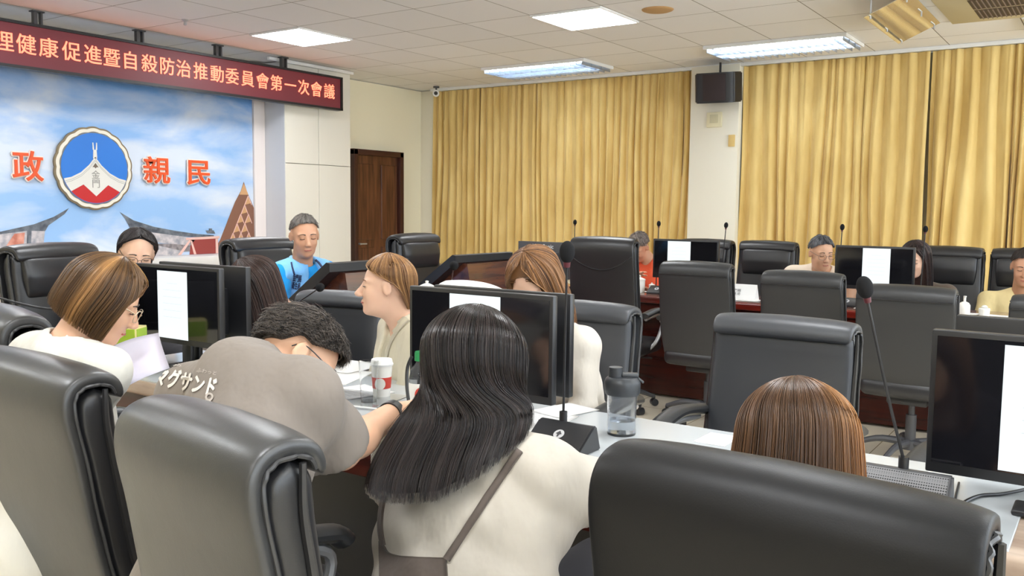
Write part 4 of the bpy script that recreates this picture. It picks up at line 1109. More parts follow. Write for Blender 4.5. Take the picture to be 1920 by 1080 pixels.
def person(label, H, neck, pelvis, face, shirt, skin='skin', sleeve=0.45, trousers=None, arms=None, knees=None, vox=0.008, bulk=1.0, sleeve_r=0.062, wrinkle=0.0055, neckcut=None, long_sleeve=False, collar=None, lying=None, sh_w=0.185, wide=1.0, floor_z=0.0, hands=None, wrap_t=0.016, shirt_name='shirt', sh_drop=0.055, nose=1.0):
    """one continuous skinned figure with clothes; face = horizontal direction of the chest"""
    neck = np.array(neck, float); pelvis = np.array(pelvis, float); f = unit((face[0], face[1], 0)); origin = np.array((pelvis[0], pelvis[1], floor_z))
    root = empty('person', origin, 0, label, 'person')
    sp = unit(neck - pelvis); lf = unit(np.cross((0, 0, 1), f)); fr = unit(np.cross(lf, sp)); TR = np.stack([fr, lf, sp], 1); L_ = np.linalg.norm(neck - pelvis)
    if fr @ f < 0: fr = -fr
    shL = neck + lf * sh_w - sp * sh_drop + fr * 0.01; shR = neck - lf * sh_w - sp * sh_drop + fr * 0.01
    arms = arms or {}
    shL = np.array(arms.get('shL', shL), float); shR = np.array(arms.get('shR', shR), float)
    elL = np.array(arms.get('elL', shL - np.array((0, 0, 0.27)) + f * 0.08), float); elR = np.array(arms.get('elR', shR - np.array((0, 0, 0.27)) + f * 0.08), float)
    wrL = np.array(arms.get('wrL', elL + f * 0.25 - lf * 0.06), float); wrR = np.array(arms.get('wrR', elR + f * 0.25 + lf * 0.06), float)
    knL = pelvis + f * 0.42 + lf * 0.13 + np.array((0, 0, 0.0)); knR = pelvis + f * 0.42 - lf * 0.13
    if knees is not None: knL, knR = [np.array(q, float) for q in knees]
    anL = np.array((knL[0], knL[1], floor_z + 0.08)) + f * 0.02; anR = np.array((knR[0], knR[1], floor_z + 0.08)) + f * 0.02
    chest = neck - sp * 0.20 + fr * 0.02; belly = pelvis + sp * 0.18 + fr * 0.02

    def torso(F, g):
        F.ball(chest, (0.108 * bulk + g, 0.165 * wide + g, 0.18 + g), TR, 0.06); F.ball(belly, (0.105 * bulk + g, 0.145 * bulk * wide + g, 0.16 + g), TR, 0.07); F.ball(pelvis + np.array((0, 0, 0.02)), (0.12 + g, 0.17 * wide + g, 0.12 + g), TR, 0.06)
        F.limb(shL, neck - sp * 0.035, 0.048 + g, 0.056 + g, 0.05); F.limb(shR, neck - sp * 0.035, 0.048 + g, 0.056 + g, 0.05)

    def arm(F, sh, el, wr, g, upto=1.0, cuff=None):
        F.limb(sh, sh + (el - sh) * 1.0, 0.048 + g, 0.038 + g, 0.03)
    B = Form(); torso(B, -0.008)
    hb = H.w((-0.022, 0, -0.055)); B.limb(neck - sp * 0.04, hb, 0.058, 0.052 * H.s, 0.03); B.limb(neck - sp * 0.02, H.w((0.0, 0, -0.07)), 0.05, 0.046 * H.s, 0.03)
    H.form(B, nose)
    for sgn, sh, el, wr in ((1, shL, elL, wrL), (-1, shR, elR, wrR)):
        B.limb(sh, el, 0.047, 0.037, 0.035); B.limb(el, el + (wr - el) * 0.35, 0.038, 0.040, 0.02); B.limb(el + (wr - el) * 0.3, wr, 0.040, 0.0255, 0.02)
        hd_ = (hands or {}).get('L' if sgn > 0 else 'R')
        d_ = unit(wr - el); up_ = (0, 0, 1); cu = 0.45
        if hd_ is not None: d_, up_, cu = unit(hd_[0]), hd_[1], hd_[2]
        hand(B, wr, d_, np.array(up_, float) + 0.01 * f, cu, side=sgn)
    for kn, an, sg in ((knL, anL, 1), (knR, anR, -1)):
        B.limb(pelvis + lf * sg * 0.09, kn, 0.08, 0.052, 0.04); B.limb(kn, an, 0.05, 0.035, 0.02)
    form_obj('body', B, M[skin], root, vox, origin)
    # upper garment
    G = Form(); g = wrap_t; torso(G, g)
    for sh, el, wr in ((shL, elL, wrL), (shR, elR, wrR)):
        if long_sleeve:
            G.limb(sh, el, sleeve_r, sleeve_r * 0.85, 0.035); w2 = el + (wr - el) * 0.93; G.limb(el, el + (wr - el) * 1.05, sleeve_r * 0.85, sleeve_r * 0.62, 0.03, clip=(w2, unit(wr - el)))
        else:
            e2 = sh + (el - sh) * sleeve; G.limb(sh, sh + (el - sh) * (sleeve + 0.25), sleeve_r, sleeve_r * 1.02, 0.035, clip=(e2, unit(el - sh)))
    for kn, sg in ((knL, 1), (knR, -1)): G.limb(pelvis + lf * sg * 0.09, pelvis + lf * sg * 0.09 + (kn - pelvis) * 0.25, 0.1 + g * 0.5, 0.09, 0.05)
    hb2 = H.w((-0.01, 0, -0.06)); nd = unit(hb2 - neck)
    if collar: G.limb(neck - sp * 0.02, neck + nd * (collar + 0.05), 0.079, 0.072, 0.02, clip=(neck + nd * collar, nd))
    if neckcut is not None:
        for (c, rr) in neckcut: G.ball(c, rr, TR, 0.008, True)
    G.limb(neck - sp * 0.03, H.w((-0.01, 0, -0.06)), 0.067, 0.062, 0.008, sub=True)
    garment = form_obj(shirt_name, G, shirt, root, vox, origin, wrinkle=wrinkle, seed=sum(map(ord, label)) % 97)
    # trousers and shoes
    Tt = Form()
    for kn, an, sg in ((knL, anL, 1), (knR, anR, -1)):
        Tt.ball(pelvis + np.array((0, 0, -0.02)), (0.135, 0.18, 0.11), TR, 0.05)
        Tt.limb(pelvis + lf * sg * 0.09, kn, 0.098, 0.07, 0.04); Tt.limb(kn, an, 0.068, 0.055, 0.03, clip=(np.array((0, 0, floor_z + 0.07)), np.array((0, 0, -1.0))))
    form_obj('trousers', Tt, trousers or M['trousers'], root, 0.012, origin)
    for an in (anL, anR):
        bm = bmesh.new(); Rm = np.stack([f, lf, (0, 0, 1)], 1); ellipsoid(bm, an - origin + f * 0.06 + np.array((0, 0, -0.045)), (0.125, 0.045, 0.034), Rm); bm_obj('shoe', bm, M['plastic'], root)
    return dict(root=root, origin=origin, neck=neck, sp=sp, fr=fr, lf=lf, shL=shL, shR=shR, elR=elR, wrR=wrR, f=f, garment=garment, pelvis=pelvis)


M['trousers'] = mat('dark_trousers', (0.02, 0.02, 0.026), 0.85)


def cloth(name, c, rough=0.85): return add_bump(add_bump(mat(name, c, rough, spec=0.25, sheen=0.1), 600, 0.15, 0.0005, 2), 10, 0.5, 0.02, 3, stretch=(1.5, 1.5, 0.8))


def metal_frames(c=(0.03, 0.03, 0.03)): return mat('glasses_frame', c, 0.35, 0.3)
UPZ = np.array((0, 0, 1.0))
from mathutils.bvhtree import BVHTree


def tree_of(o):
    bm = bmesh.new(); bm.from_mesh(o.data); off = o.parent.location.copy() if o.parent else Vector((0, 0, 0)); bm.transform(Matrix.Translation(off)); t = BVHTree.FromBMesh(bm); bm.free(); return t


def hit(tree, px, py, lift, last=[None]):
    d = Vector([float(q) for q in RC @ np.array([px - 960, 540 - py, -F_PX])]).normalized()
    loc, nrm, i_, dist = tree.ray_cast(Vector([float(q) for q in EYE]), d)
    if loc is None:
        loc, nrm, i_, dist = tree.find_nearest(Vector([float(q) for q in EYE]) + d * (last[0] or 2.0))
        return loc + nrm * lift, nrm
    last[0] = dist
    if nrm.dot(d) > 0: nrm = -nrm
    return loc + nrm * lift, nrm


def sheet(name, P, N_, th, material, parent, origin):
    nu, nv = len(P), len(P[0]); V = [p_ for row in P for p_ in row] + [p_ - n_ * th for rp, rn in zip(P, N_) for p_, n_ in zip(rp, rn)]
    V = np.array([tuple(v) for v in V]) - origin; idx = np.arange(nu * nv).reshape(nu, nv)
    q = np.stack([idx[:-1, :-1], idx[1:, :-1], idx[1:, 1:], idx[:-1, 1:]], -1).reshape(-1, 4); k = nu * nv
    rim = [(idx[i, a], idx[i + 1, a], idx[i + 1, a] + k, idx[i, a] + k) for i in range(nu - 1) for a in (0, nv - 1)] + [(idx[a, j], idx[a, j + 1], idx[a, j + 1] + k, idx[a, j] + k) for j in range(nv - 1) for a in (0, nu - 1)]
    return link(name, quad_mesh(name, V, np.concatenate([q, q[:, ::-1] + k, np.array(rim)])), material, parent)


def on_surface(name, target, grid, lift, material, parent, origin, nu=30, nv=16):
    """a sheet of cloth laid on a garment; grid of places seen on it"""
    t = tree_of(target); cols = [catmull([(a, b_, 0) for a, b_ in c], nv) for c in grid]; P, N_ = [], []
    rows = [catmull([cols[i][j] for i in range(len(cols))], nu) for j in range(nv)]
    for i in range(nu):
        pr_, nr_ = [], []
        for j in range(nv):
            a, b_ = hit(t, rows[j][i][0], rows[j][i][1], lift); pr_.append(a); nr_.append(b_)
        P.append(pr_); N_.append(nr_)
    return sheet(name, P, N_, lift * 1.3, material, parent, origin)


def strip_on(name, target, pts, half, lift, material, parent, origin, n=28):
    t = tree_of(target); c = catmull([(a, b_, 0) for a, b_ in pts], n); P, N_ = [], []
    for i in range(n):
        d = unit(c[min(i + 1, n - 1)] - c[max(i - 1, 0)]); nx, ny = -d[1], d[0]; pr_, nr_ = [], []
        for q in (-1, -0.3, 0.3, 1):
            a, b_ = hit(t, c[i][0] + nx * half * q, c[i][1] + ny * half * q, lift); pr_.append(a); nr_.append(b_)
        P.append(pr_); N_.append(nr_)
    o = sheet(name, P, N_, lift * 1.4, material, parent, origin)
    return o


def text_on(name, target, body, quad, lift, material, parent, origin, weight=0.0):
    """lettering printed on a garment; quad = its four corners as seen (tl, tr, br, bl)"""
    o = text_mesh(name, body, 1.0, None, Matrix.Identity(4), 0.0, 0.0); me = o.data
    bm = bmesh.new()
    for dx_, dy_ in (((0, 0), (weight, 0), (-weight, 0), (0, weight), (0, -weight)) if weight else ((0, 0),)):
        me2 = me.copy(); me2.transform(Matrix.Translation((dx_, dy_, 0))); bm.from_mesh(me2)
    bpy.data.objects.remove(o)
    bmesh.ops.triangulate(bm, faces=bm.faces[:])
    xs = [v.co.x for v in bm.verts]; ys = [v.co.y for v in bm.verts]; x0_, x1_, y0_, y1_ = min(xs), max(xs), min(ys), max(ys); t = tree_of(target)
    tl, tr, br_, bl_ = [np.array(q, float) for q in quad]
    for v in bm.verts:
        u = (v.co.x - x0_) / (x1_ - x0_); w = (y1_ - v.co.y) / (y1_ - y0_)
        q = (tl * (1 - u) + tr * u) * (1 - w) + (bl_ * (1 - u) + br_ * u) * w
        loc, nn = hit(t, q[0], q[1], lift); v.co = loc - Vector([float(z) for z in origin])
    return bm_obj(name, bm, material, parent, smooth=False)


# --- the man in the grey T-shirt, folded over his papers
gm = cloth('taupe_jersey', srgb(126, 117, 109))
H = Head(at(558, 674, 1.98), cv(0.64, -0.55, 0.08), cv(0.50, 0.64, 0.45), 0.93)
nk = at(458, 688, 1.88)
G = person('man with short dark hair in a grey T-shirt bent over papers', H, nk, (0.98, 1.40, 0.56), (1, -0.05), gm, skin='skin', sleeve=0.93, vox=0.006, bulk=1.12, sleeve_r=0.068, sh_w=0.19, collar=0.03, wrinkle=0.0065, wrap_t=0.019,
           arms=dict(shL=at(352, 742, 2.0), shR=at(575, 745, 1.82), elR=at(640, 846, 1.92), wrR=at(738, 772, 2.15), elL=at(520, 770, 2.45), wrL=at(640, 790, 2.5)), hands=dict(R=(cv(0.9, 0.2, 0.4), (0, 0, 1), 0.7)))
H.details(G['root'], G['origin'], M['dark_line'], metal_frames())
pm_ = mat('shirt_print', srgb(214, 208, 200), 0.8); pf_ = mat('shirt_print_faint', srgb(172, 163, 155), 0.8)
text_on('shirt_lettering', G['garment'], 'マグサンド', [(300, 686), (411, 708), (401, 746), (290, 722)], 0.0025, pm_, G['garment'], G['origin'], 0.045)
text_on('shirt_lettering', G['garment'], '手包み', [(312, 676), (342, 684), (341, 690), (311, 683)], 0.0025, pf_, G['garment'], G['origin'])
text_on('shirt_lettering', G['garment'], 'ふわっと', [(372, 690), (408, 697), (406, 704), (370, 698)], 0.0025, pf_, G['garment'], G['origin'])
text_on('shirt_lettering', G['garment'], '8', [(388, 735), (404, 739), (396, 768), (380, 764)], 0.0025, pf_, G['garment'], G['origin'])
text_on('shirt_lettering', G['garment'], '一つずつ', [(300, 738), (340, 749), (338, 757), (298, 746)], 0.0025, pf_, G['garment'], G['origin'])
add_hair(G['root'], G['origin'], hair_rings(H, 0.112, 0.088, 0.095, angs=(2, 25, 50, 75, 98, 118, 134)), [(0, 0), (2.0, 0), (2.6, 45), (4, 62), (5, 70)], [(0, 2.6), (40, 2.8), (62, 3.3), (80, 3.8), (98, 3.7), (118, 4.8), (180, 5.5)],
         hair_mat('short_dark_hair', srgb(26, 23, 22), srgb(104, 94, 86)), n=8000, width=0.0008, seg=6, jit=0.003, sweep=False, length=0.65, lift=0.012, clump=60, seed=3, wave=0.06)
bm = bmesh.new(); w = G['wrR'] - G['origin']; dd = unit(G['wrR'] - G['elR']); cyl(bm, w - dd * 0.022, w + dd * 0.002, 0.031, 0.030, 24); bm_obj('watch_strap', bm, M['plastic'], G['root'])

# --- the woman with the bob
H = Head(at(197, 562, 2.34), cv(0.80, -0.46, 0.30), cv(0.42, 0.86, 0.10), 0.9)
nk = at(128, 650, 2.30)
wm = cloth('ivory_blouse', srgb(212, 209, 200))
Bp = person('woman with a brown bob in a white blouse reading a lilac sheet', H, nk, (1.16, 2.36, 0.57), (1, 0.0), wm, sleeve=0.85, vox=0.007, sleeve_r=0.062, sh_w=0.15, wrap_t=0.022, wrinkle=0.0045, arms=dict(wrR=at(215, 690, 2.55), elR=at(180, 740, 2.3)))
H.details(Bp['root'], Bp['origin'], M['dark_line'], mat('gold_frames', (0.6, 0.5, 0.35), 0.3, 0.8))
rg = hair_rings(H, 0.113, 0.098, 0.100, angs=(2, 20, 40, 60, 80, 95))
for z, a, b_, x in ((-0.03, 0.108, 0.100, -0.020), (-0.075, 0.098, 0.094, -0.022), (-0.112, 0.085, 0.085, -0.018)):
    rg.append((H.w((x, 0, z)), H.s * (H.R @ np.array((a, 0, 0.01))), H.s * (H.R @ np.array((0, b_, 0)))))
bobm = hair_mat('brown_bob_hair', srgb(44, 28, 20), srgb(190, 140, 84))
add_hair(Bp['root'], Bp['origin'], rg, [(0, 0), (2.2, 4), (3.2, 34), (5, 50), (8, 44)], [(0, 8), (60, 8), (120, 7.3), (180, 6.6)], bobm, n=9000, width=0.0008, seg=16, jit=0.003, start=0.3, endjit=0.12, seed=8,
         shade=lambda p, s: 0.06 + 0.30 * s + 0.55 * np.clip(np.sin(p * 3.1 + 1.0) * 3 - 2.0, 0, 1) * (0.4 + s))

# --- the woman with glasses and black hair at the head of the table
H = Head(at(257, 476, 4.42), cv(0.45, -0.38, -0.80), cv(0.12, 0.92, -0.1), 1.0)
nk = H.w((-0.05, 0, -0.20)) + np.array((0, 0.05, 0))
p = person('woman with black hair and glasses behind the left monitors', H, nk, (nk[0] + 0.02, nk[1] + 0.06, 0.70), (-0.2, -1), cloth('grey_top', srgb(120, 120, 124)), skin='skin_pale', vox=0.009, floor_z=0.15)
H.details(p['root'], p['origin'], M['dark_line'], metal_frames())
rg = hair_rings(H, 0.107, 0.090, 0.096); rg.append((H.w((-0.035, 0, -0.07)), H.s * (H.R @ np.array((0.07, 0, 0))), H.s * (H.R @ np.array((0, 0.07, 0)))))
black_hair = hair_mat('black_hair', srgb(14, 12, 13), srgb(58, 50, 50))
add_hair(p['root'], p['origin'], rg, [(0, 0), (1.6, 2), (2.4, 38), (4, 78), (6, 100)], [(0, 6), (180, 6)], black_hair, n=1500, width=0.0016, seg=9, jit=0.002, seed=12)

# --- the long dark-haired woman behind the left monitor
H = Head(at(478, 540, 3.95), cv(-0.70, -0.52, -0.35), cv(-0.25, 0.92, -0.15), 1.08)
nk = H.w((-0.06, 0, -0.19))
p = person('woman with long dark hair between the left monitor and the blue vest', H, nk, (nk[0] + 0.22, nk[1] + 0.02, 0.57), (-1, 0.1), cloth('dark_top', srgb(46, 44, 46)), skin='skin_pale', vox=0.009)
H.details(p['root'], p['origin'], M['dark_line'])
rg = hair_rings(H, 0.108, 0.094, 0.098)
for k, (z, a) in enumerate(((0.08, 0.105), (0.17, 0.105), (0.28, 0.10))): rg.append((H.w((-0.02, 0, -0.01)) - np.array((0, 0.2 * z, z)), unit(H.R[:, 0] * (1, 1, 0.2)) * a, unit(H.R[:, 1] * (1, 1, 0.2)) * a))
add_hair(p['root'], p['origin'], rg, [(0, 0), (1.5, 5), (2.6, 24), (5, 42), (8, 34)], [(0, 8), (180, 8)], hair_mat('dark_brown_hair', srgb(26, 17, 16), srgb(86, 62, 54)), n=2600, width=0.0014, seg=12, jit=0.004, seed=14, endjit=0.15)

# --- the man in the blue vest
H = Head(at(571, 441, 5.28), cv(0.42, -0.30, -0.85), cv(0.05, 0.95, -0.25), 1.04)
nk = at(566, 497, 5.36)
bl = cloth('blue_polo', srgb(30, 150, 226))
p = person('man with short grey hair in a light blue vest over a blue polo', H, nk, (nk[0] + 0.04, nk[1] + 0.10, 0.74), (0.05, -1), bl, skin='skin_tan', sleeve=0.97, vox=0.008, bulk=1.15, sleeve_r=0.072, sh_w=0.20, floor_z=0.15,
           arms=dict(elR=nk + np.array((-0.27, -0.10, -0.33)), wrR=nk + np.array((-0.10, -0.34, -0.40)), elL=nk + np.array((0.28, -0.12, -0.32)), wrL=nk + np.array((0.08, -0.36, -0.40))))
H.details(p['root'], p['origin'], M['dark_line'])
V_ = Form(); TR = np.stack([p['fr'], p['lf'], p['sp']], 1); ch = p['neck'] - p['sp'] * 0.20 + p['fr'] * 0.02; g = 0.032
V_.ball(ch, (0.122 + g, 0.165 + g, 0.19 + g), TR, 0.05); V_.ball(p['pelvis'] + p['sp'] * 0.2, (0.125 + g, 0.16 + g, 0.2), TR, 0.05)
V_.limb(p['shL'], p['neck'] - p['sp'] * 0.03, 0.05 + g, 0.062 + g, 0.04); V_.limb(p['shR'], p['neck'] - p['sp'] * 0.03, 0.05 + g, 0.062 + g, 0.04)
for s_, sh in ((1, p['shL']), (-1, p['shR'])): V_.cut(sh + p['lf'] * s_ * 0.012 + np.array((0, 0, 0)), p['lf'] * s_ + p['sp'] * 0.12, sh + p['lf'] * s_ * 0.1, 0.22)
V_.ball(p['neck'] + p['fr'] * 0.13 - p['sp'] * 0.03, (0.12, 0.05, 0.13), TR, 0.008, True); V_.limb(p['neck'] - p['sp'] * 0.03, H.w((0, 0, -0.06)), 0.074, 0.07, 0.01, sub=True)
vest = form_obj('vest', V_, cloth('light_blue_vest', srgb(122, 184, 240)), p['root'], 0.008, p['origin'], wrinkle=0.003)
bm = bmesh.new(); o_ = p['neck'] - p['origin']
for s_ in (-1, 1):
    tube(bm, [o_ - p['fr'] * 0.06 + p['sp'] * 0.03 + p['lf'] * s_ * 0.03, o_ + p['lf'] * s_ * 0.085 + p['sp'] * 0.02, o_ + p['fr'] * 0.10 + p['lf'] * s_ * 0.06 - p['sp'] * 0.06, o_ + p['fr'] * 0.155 + p['lf'] * s_ * 0.03 - p['sp'] * 0.15], 0.016, 8, 18, 0.010)
bm_obj('vest_collar', bm, cloth('vest_trim', srgb(150, 200, 244)), vest)
navy = mat('navy_piping', srgb(30, 44, 84), 0.6)
strip_on('vest_piping', vest, [(546, 492), (548, 502), (552, 516)], 1.3, 0.004, navy, vest, p['origin'])
strip_on('vest_piping', vest, [(592, 488), (598, 494), (604, 502)], 1.4, 0.004, navy, vest, p['origin'])
text_on('vest_lettering', vest, '金門縣\n衛生局', [(549, 512), (566, 516), (562, 545), (546, 541)], 0.004, navy, vest, p['origin'], 0.03)
add_hair(p['root'], p['origin'], hair_rings(H, 0.099, 0.078, 0.090, angs=(2, 25, 50, 75, 95, 108)), [(0, 0), (1.7, 0), (2.3, 46), (4, 66), (5, 75)], [(0, 2.1), (38, 2.2), (60, 2.8), (78, 3.5), (98, 3.3), (118, 4.5), (180, 4.9)],
         hair_mat('grey_short_hair', srgb(58, 52, 48), srgb(150, 142, 134)), n=3500, width=0.0012, seg=5, jit=0.0015, sweep=False, length=0.4, lift=0.003, seed=21)

# --- the woman in the cream blazer, in profile
H = Head(at(723, 536, 3.70), cv(-0.98, 0.0, -0.16), cv(0.02, 0.99, -0.05), 1.04)
nk = at(762, 603, 3.74)
bz = cloth('cream_blazer', srgb(204, 196, 174))
fw = cv(-0.9, 0, -0.43)
p = person('woman with light brown hair and a cream blazer in profile', H, nk, (nk[0] + 0.12, nk[1] - 0.02, 0.57), (fw[0], fw[1]), bz, skin='skin_pale', long_sleeve=True, vox=0.0055, sleeve_r=0.064, sh_w=0.17, wrap_t=0.02, sh_drop=0.06, nose=1.03,
           neckcut=[(nk + fw * 0.12 - np.array((0, 0, 0.06)), (0.10, 0.032, 0.20)), (nk + fw * 0.06 + np.array((0, 0, 0.0)), (0.08, 0.06, 0.07))])
H.details(p['root'], p['origin'], mat('brown_brow', srgb(120, 84, 56), 0.6))
rg = hair_rings(H, 0.108, 0.086, 0.096, angs=(2, 20, 40, 60, 80, 98)); rg.append((H.w((-0.055, 0, -0.05)), H.s * (H.R @ np.array((0.062, 0, 0))), H.s * (H.R @ np.array((0, 0.072, 0))))); rg.append((H.w((-0.075, 0, -0.09)), H.s * (H.R @ np.array((0.03, 0, 0))), H.s * (H.R @ np.array((0, 0.05, 0)))))
blond = hair_mat('light_brown_hair', srgb(92, 58, 34), srgb(196, 148, 96))
add_hair(p['root'], p['origin'], rg, [(0, 0), (1.8, 2), (2.8, 20), (3.6, 48), (4.3, 72), (4.9, 92), (5.4, 104), (7, 116)], [(0, 7), (180, 7)], blond, n=4200, width=0.0012, seg=12, jit=0.003, seed=23, endjit=0.18)
bz2 = cloth('cream_lapel', srgb(190, 182, 160))
strip_on('lapel', p['garment'], [(764, 598), (742, 620), (726, 650), (716, 695)], 7, 0.006, bz2, p['garment'], p['origin'])

# --- the brown-haired woman looking down behind the centre monitor
H = Head(at(1002, 528, 3.40), cv(-0.42, -0.66, -0.62), cv(-0.30, 0.80, -0.52), 1.02)
nk = at(1030, 612, 3.46)
p = person('woman with long golden-brown hair in a white shirt behind the centre monitor', H, nk, (nk[0] + 0.20, nk[1] + 0.0, 0.57), (-1, 0.12), cloth('white_shirt', srgb(208, 200, 188)), skin='skin_pale', long_sleeve=True, vox=0.007, sleeve_r=0.06, sh_w=0.15, wrap_t=0.02,
           arms=dict(elL=nk + np.array((-0.04, -0.18, -0.30)), wrL=nk + np.array((-0.22, -0.10, -0.34)), elR=nk + np.array((-0.02, 0.20, -0.30)), wrR=nk + np.array((-0.22, 0.12, -0.34))))
H.details(p['root'], p['origin'], M['dark_line'])
rg = hair_rings(H, 0.112, 0.094, 0.100)
Lh = H.w((-0.03, 0, -0.02))
for z, a, dx in ((0.10, 0.105, 0.02), (0.19, 0.10, 0.035), (0.28, 0.09, 0.045)):
    rg.append((Lh + np.array((dx, -0.01, -z)) , np.array((-a * 0.85, 0.02, 0)), np.array((-0.0, -a * 1.05, 0)) * np.array((1, 1, 1))))
add_hair(p['root'], p['origin'], rg, [(0, 0), (1.5, 6), (2.6, 30), (5, 52), (8, 60)], [(0, 8), (180, 8)], hair_mat('golden_brown_hair', srgb(66, 40, 26), srgb(178, 126, 76)), n=4200, width=0.0013, seg=13, jit=0.004, seed=29, endjit=0.2)

# --- the woman with very long black hair in front
H = Head(at(893, 688, 2.06), cv(0.64, -0.28, 0.70), cv(0.02, 0.97, 0.20), 1.03)
nk = at(884, 822, 2.09)
lin = cloth('linen_shirt', srgb(188, 181, 170)); 
p = person('woman with very long straight black hair in a beige shirt and brown pinafore', H, nk, (1.50, 1.15, 0.57), (1, 0.05), lin, sleeve=1.0, vox=0.0065, sleeve_r=0.082, wide=1.22, sh_w=0.185, bulk=1.08, wrap_t=0.024, long_sleeve=False, wrinkle=0.007,
           arms=dict(elR=at(1110, 925, 2.05), wrR=at(1130, 880, 2.30), elL=at(742, 925, 2.2), wrL=at(800, 880, 2.45)))
H.details(p['root'], p['origin'], M['dark_line'], mat('silver_frames', (0.6, 0.6, 0.62), 0.3, 0.8))
rg = hair_rings(H, 0.118, 0.106, 0.104, angs=(2, 20, 40, 60, 80, 96))
bk = -unit((1, -0.05, 0)); 
def pr(px, py, D, wpx, dep, tilt=0.0):
    """a ring across the hair at a place seen at (px, py): half width and half depth in metres"""
    c = at(px, py, D); lat = unit(cv(-1, 0, 0) + np.array((0, 0, 0)) ); lat = unit((lat[0], lat[1], tilt)); fw_ = unit(np.cross(lat, (0, 0, 1)))
    return (c, fw_ * dep, lat * wpx * D / 1676)
tg = tree_of(p['garment'])
def back_depth(px, py, dflt):
    l_, n_ = hit(tg, px, py, 0.0); return min(dflt, float((np.array(l_) - EYE) @ (-RC[:, 2])))
rg += [(H.w((-0.012, 0, 0.03)) - np.array((0, 0, 0.072)) + RC[:, 2] * 0.02, unit(H.R[:, 0] * (1, 1, 0.3)) * 0.106, unit(H.R[:, 1] * (1, 1, 0.2)) * 0.104)]
prev = min(2.035 - 0.098, min(back_depth(880 + q_, y_, 2.2) for q_ in (-50, 0, 30, 60, 90) for y_ in (757, 785, 800)) - 0.016)
prev = max(prev, 1.89)
rg += [pr(880, 757, prev + 0.098, 112, 0.098, -0.06)]
for (px_, py_, hw_, dep_, tl_) in ((856, 812, 138, 0.07, -0.16), (832, 870, 146, 0.05, -0.2), (822, 930, 134, 0.035, -0.16)):
    surf_ = min(back_depth(px_ + q_, py_ + y_, 2.2) for q_ in (-90, -45, 0, 45, 90) for y_ in (-20, 0, 25)) - 0.022; surf_ = max(surf_, prev - 0.085); surf_ = min(surf_, prev); prev = surf_
    rg.append(pr(px_, py_, surf_ + dep_, hw_, dep_, tl_))
lh = hair_mat('long_black_hair', srgb(12, 10, 10), srgb(62, 52, 50), 0.26)
add_hair(p['root'], p['origin'], rg, [(0, 0), (2.5, 10), (4, 45), (6, 58), (10, 62)], [(-180, 10), (-150, 9.5), (-120, 8.8), (-90, 8.3), (-50, 8.3), (0, 8.5), (60, 8.9), (100, 9.5), (140, 9.9), (180, 10)], lh, n=15000, width=0.0008, seg=28, jit=0.0035, start=0.22, endjit=0.3, clump=30, seed=31, flow=0.02)
# pinafore: bib across the lower back and two straps
pin = cloth('brown_pinafore', srgb(96, 86, 80))
bib = on_surface('pinafore', p['garment'], [[(714, 1014), (714, 1070), (716, 1120)], [(722, 1024), (723, 1072), (724, 1120)], [(735, 1038), (740, 1080), (740, 1120)], [(785, 1046), (785, 1080), (785, 1120)], [(838, 1046), (840, 1080), (842, 1120)]], 0.006, pin, p['root'], p['origin'])
strip_on('strap', p['garment'], [(975, 846), (940, 895), (900, 955), (868, 1003), (838, 1050)], 6.5, 0.006, pin, bib, p['origin'])
strip_on('strap', p['garment'], [(722, 930), (717, 955), (715, 980), (716, 1000), (720, 1022)], 3.5, 0.006, pin, bib, p['origin'])

# --- the auburn-haired woman behind the right foreground chair
H = Head(at(1500, 848, 1.66), cv(0.50, -0.28, 0.80), cv(0.0, 0.96, 0.22), 1.0)
nk = H.w((-0.06, 0, -0.20))
p = person('woman with long auburn hair seen from behind above the right foreground chair', H, nk, (1.36, 0.40, 0.57), (1, -0.05), cloth('dark_blouse', srgb(40, 38, 42)), vox=0.009, sh_w=0.17,
           arms=dict(elR=nk + np.array((0.08, -0.2, -0.27)), wrR=nk + np.array((0.3, -0.12, -0.30)), elL=nk + np.array((0.08, 0.2, -0.27)), wrL=nk + np.array((0.3, 0.12, -0.30))))
H.details(p['root'], p['origin'], M['dark_line'], mat('gold_frames', (0.6, 0.5, 0.35), 0.3, 0.8))
rg = hair_rings(H, 0.118, 0.103, 0.103, angs=(2, 20, 40, 60, 80, 96))
for dz, a, b_ in ((0.065, 0.112, 0.112), (0.13, 0.105, 0.119), (0.20, 0.09, 0.120), (0.26, 0.08, 0.115)):
    q = H.w((-0.02, 0, 0.01)) - np.array((0.0, 0, dz)); rg.append((q - np.array((0.15 * dz, 0, 0)), H.s * unit(H.R[:, 0] * (1, 1, 0.2)) * a, H.s * H.R[:, 1] * b_))
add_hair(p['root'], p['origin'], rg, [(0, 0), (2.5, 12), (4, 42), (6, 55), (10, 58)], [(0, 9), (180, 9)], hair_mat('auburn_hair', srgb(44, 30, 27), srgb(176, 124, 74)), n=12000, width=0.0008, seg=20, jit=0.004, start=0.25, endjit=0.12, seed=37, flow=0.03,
         shade=lambda p_, s: 0.10 + 0.16 * s + 0.60 * np.exp(-((p_ + 1.7) / 0.5) ** 2) * (0.5 + s) + 0.35 * np.exp(-((p_ - 1.7) / 0.35) ** 2))

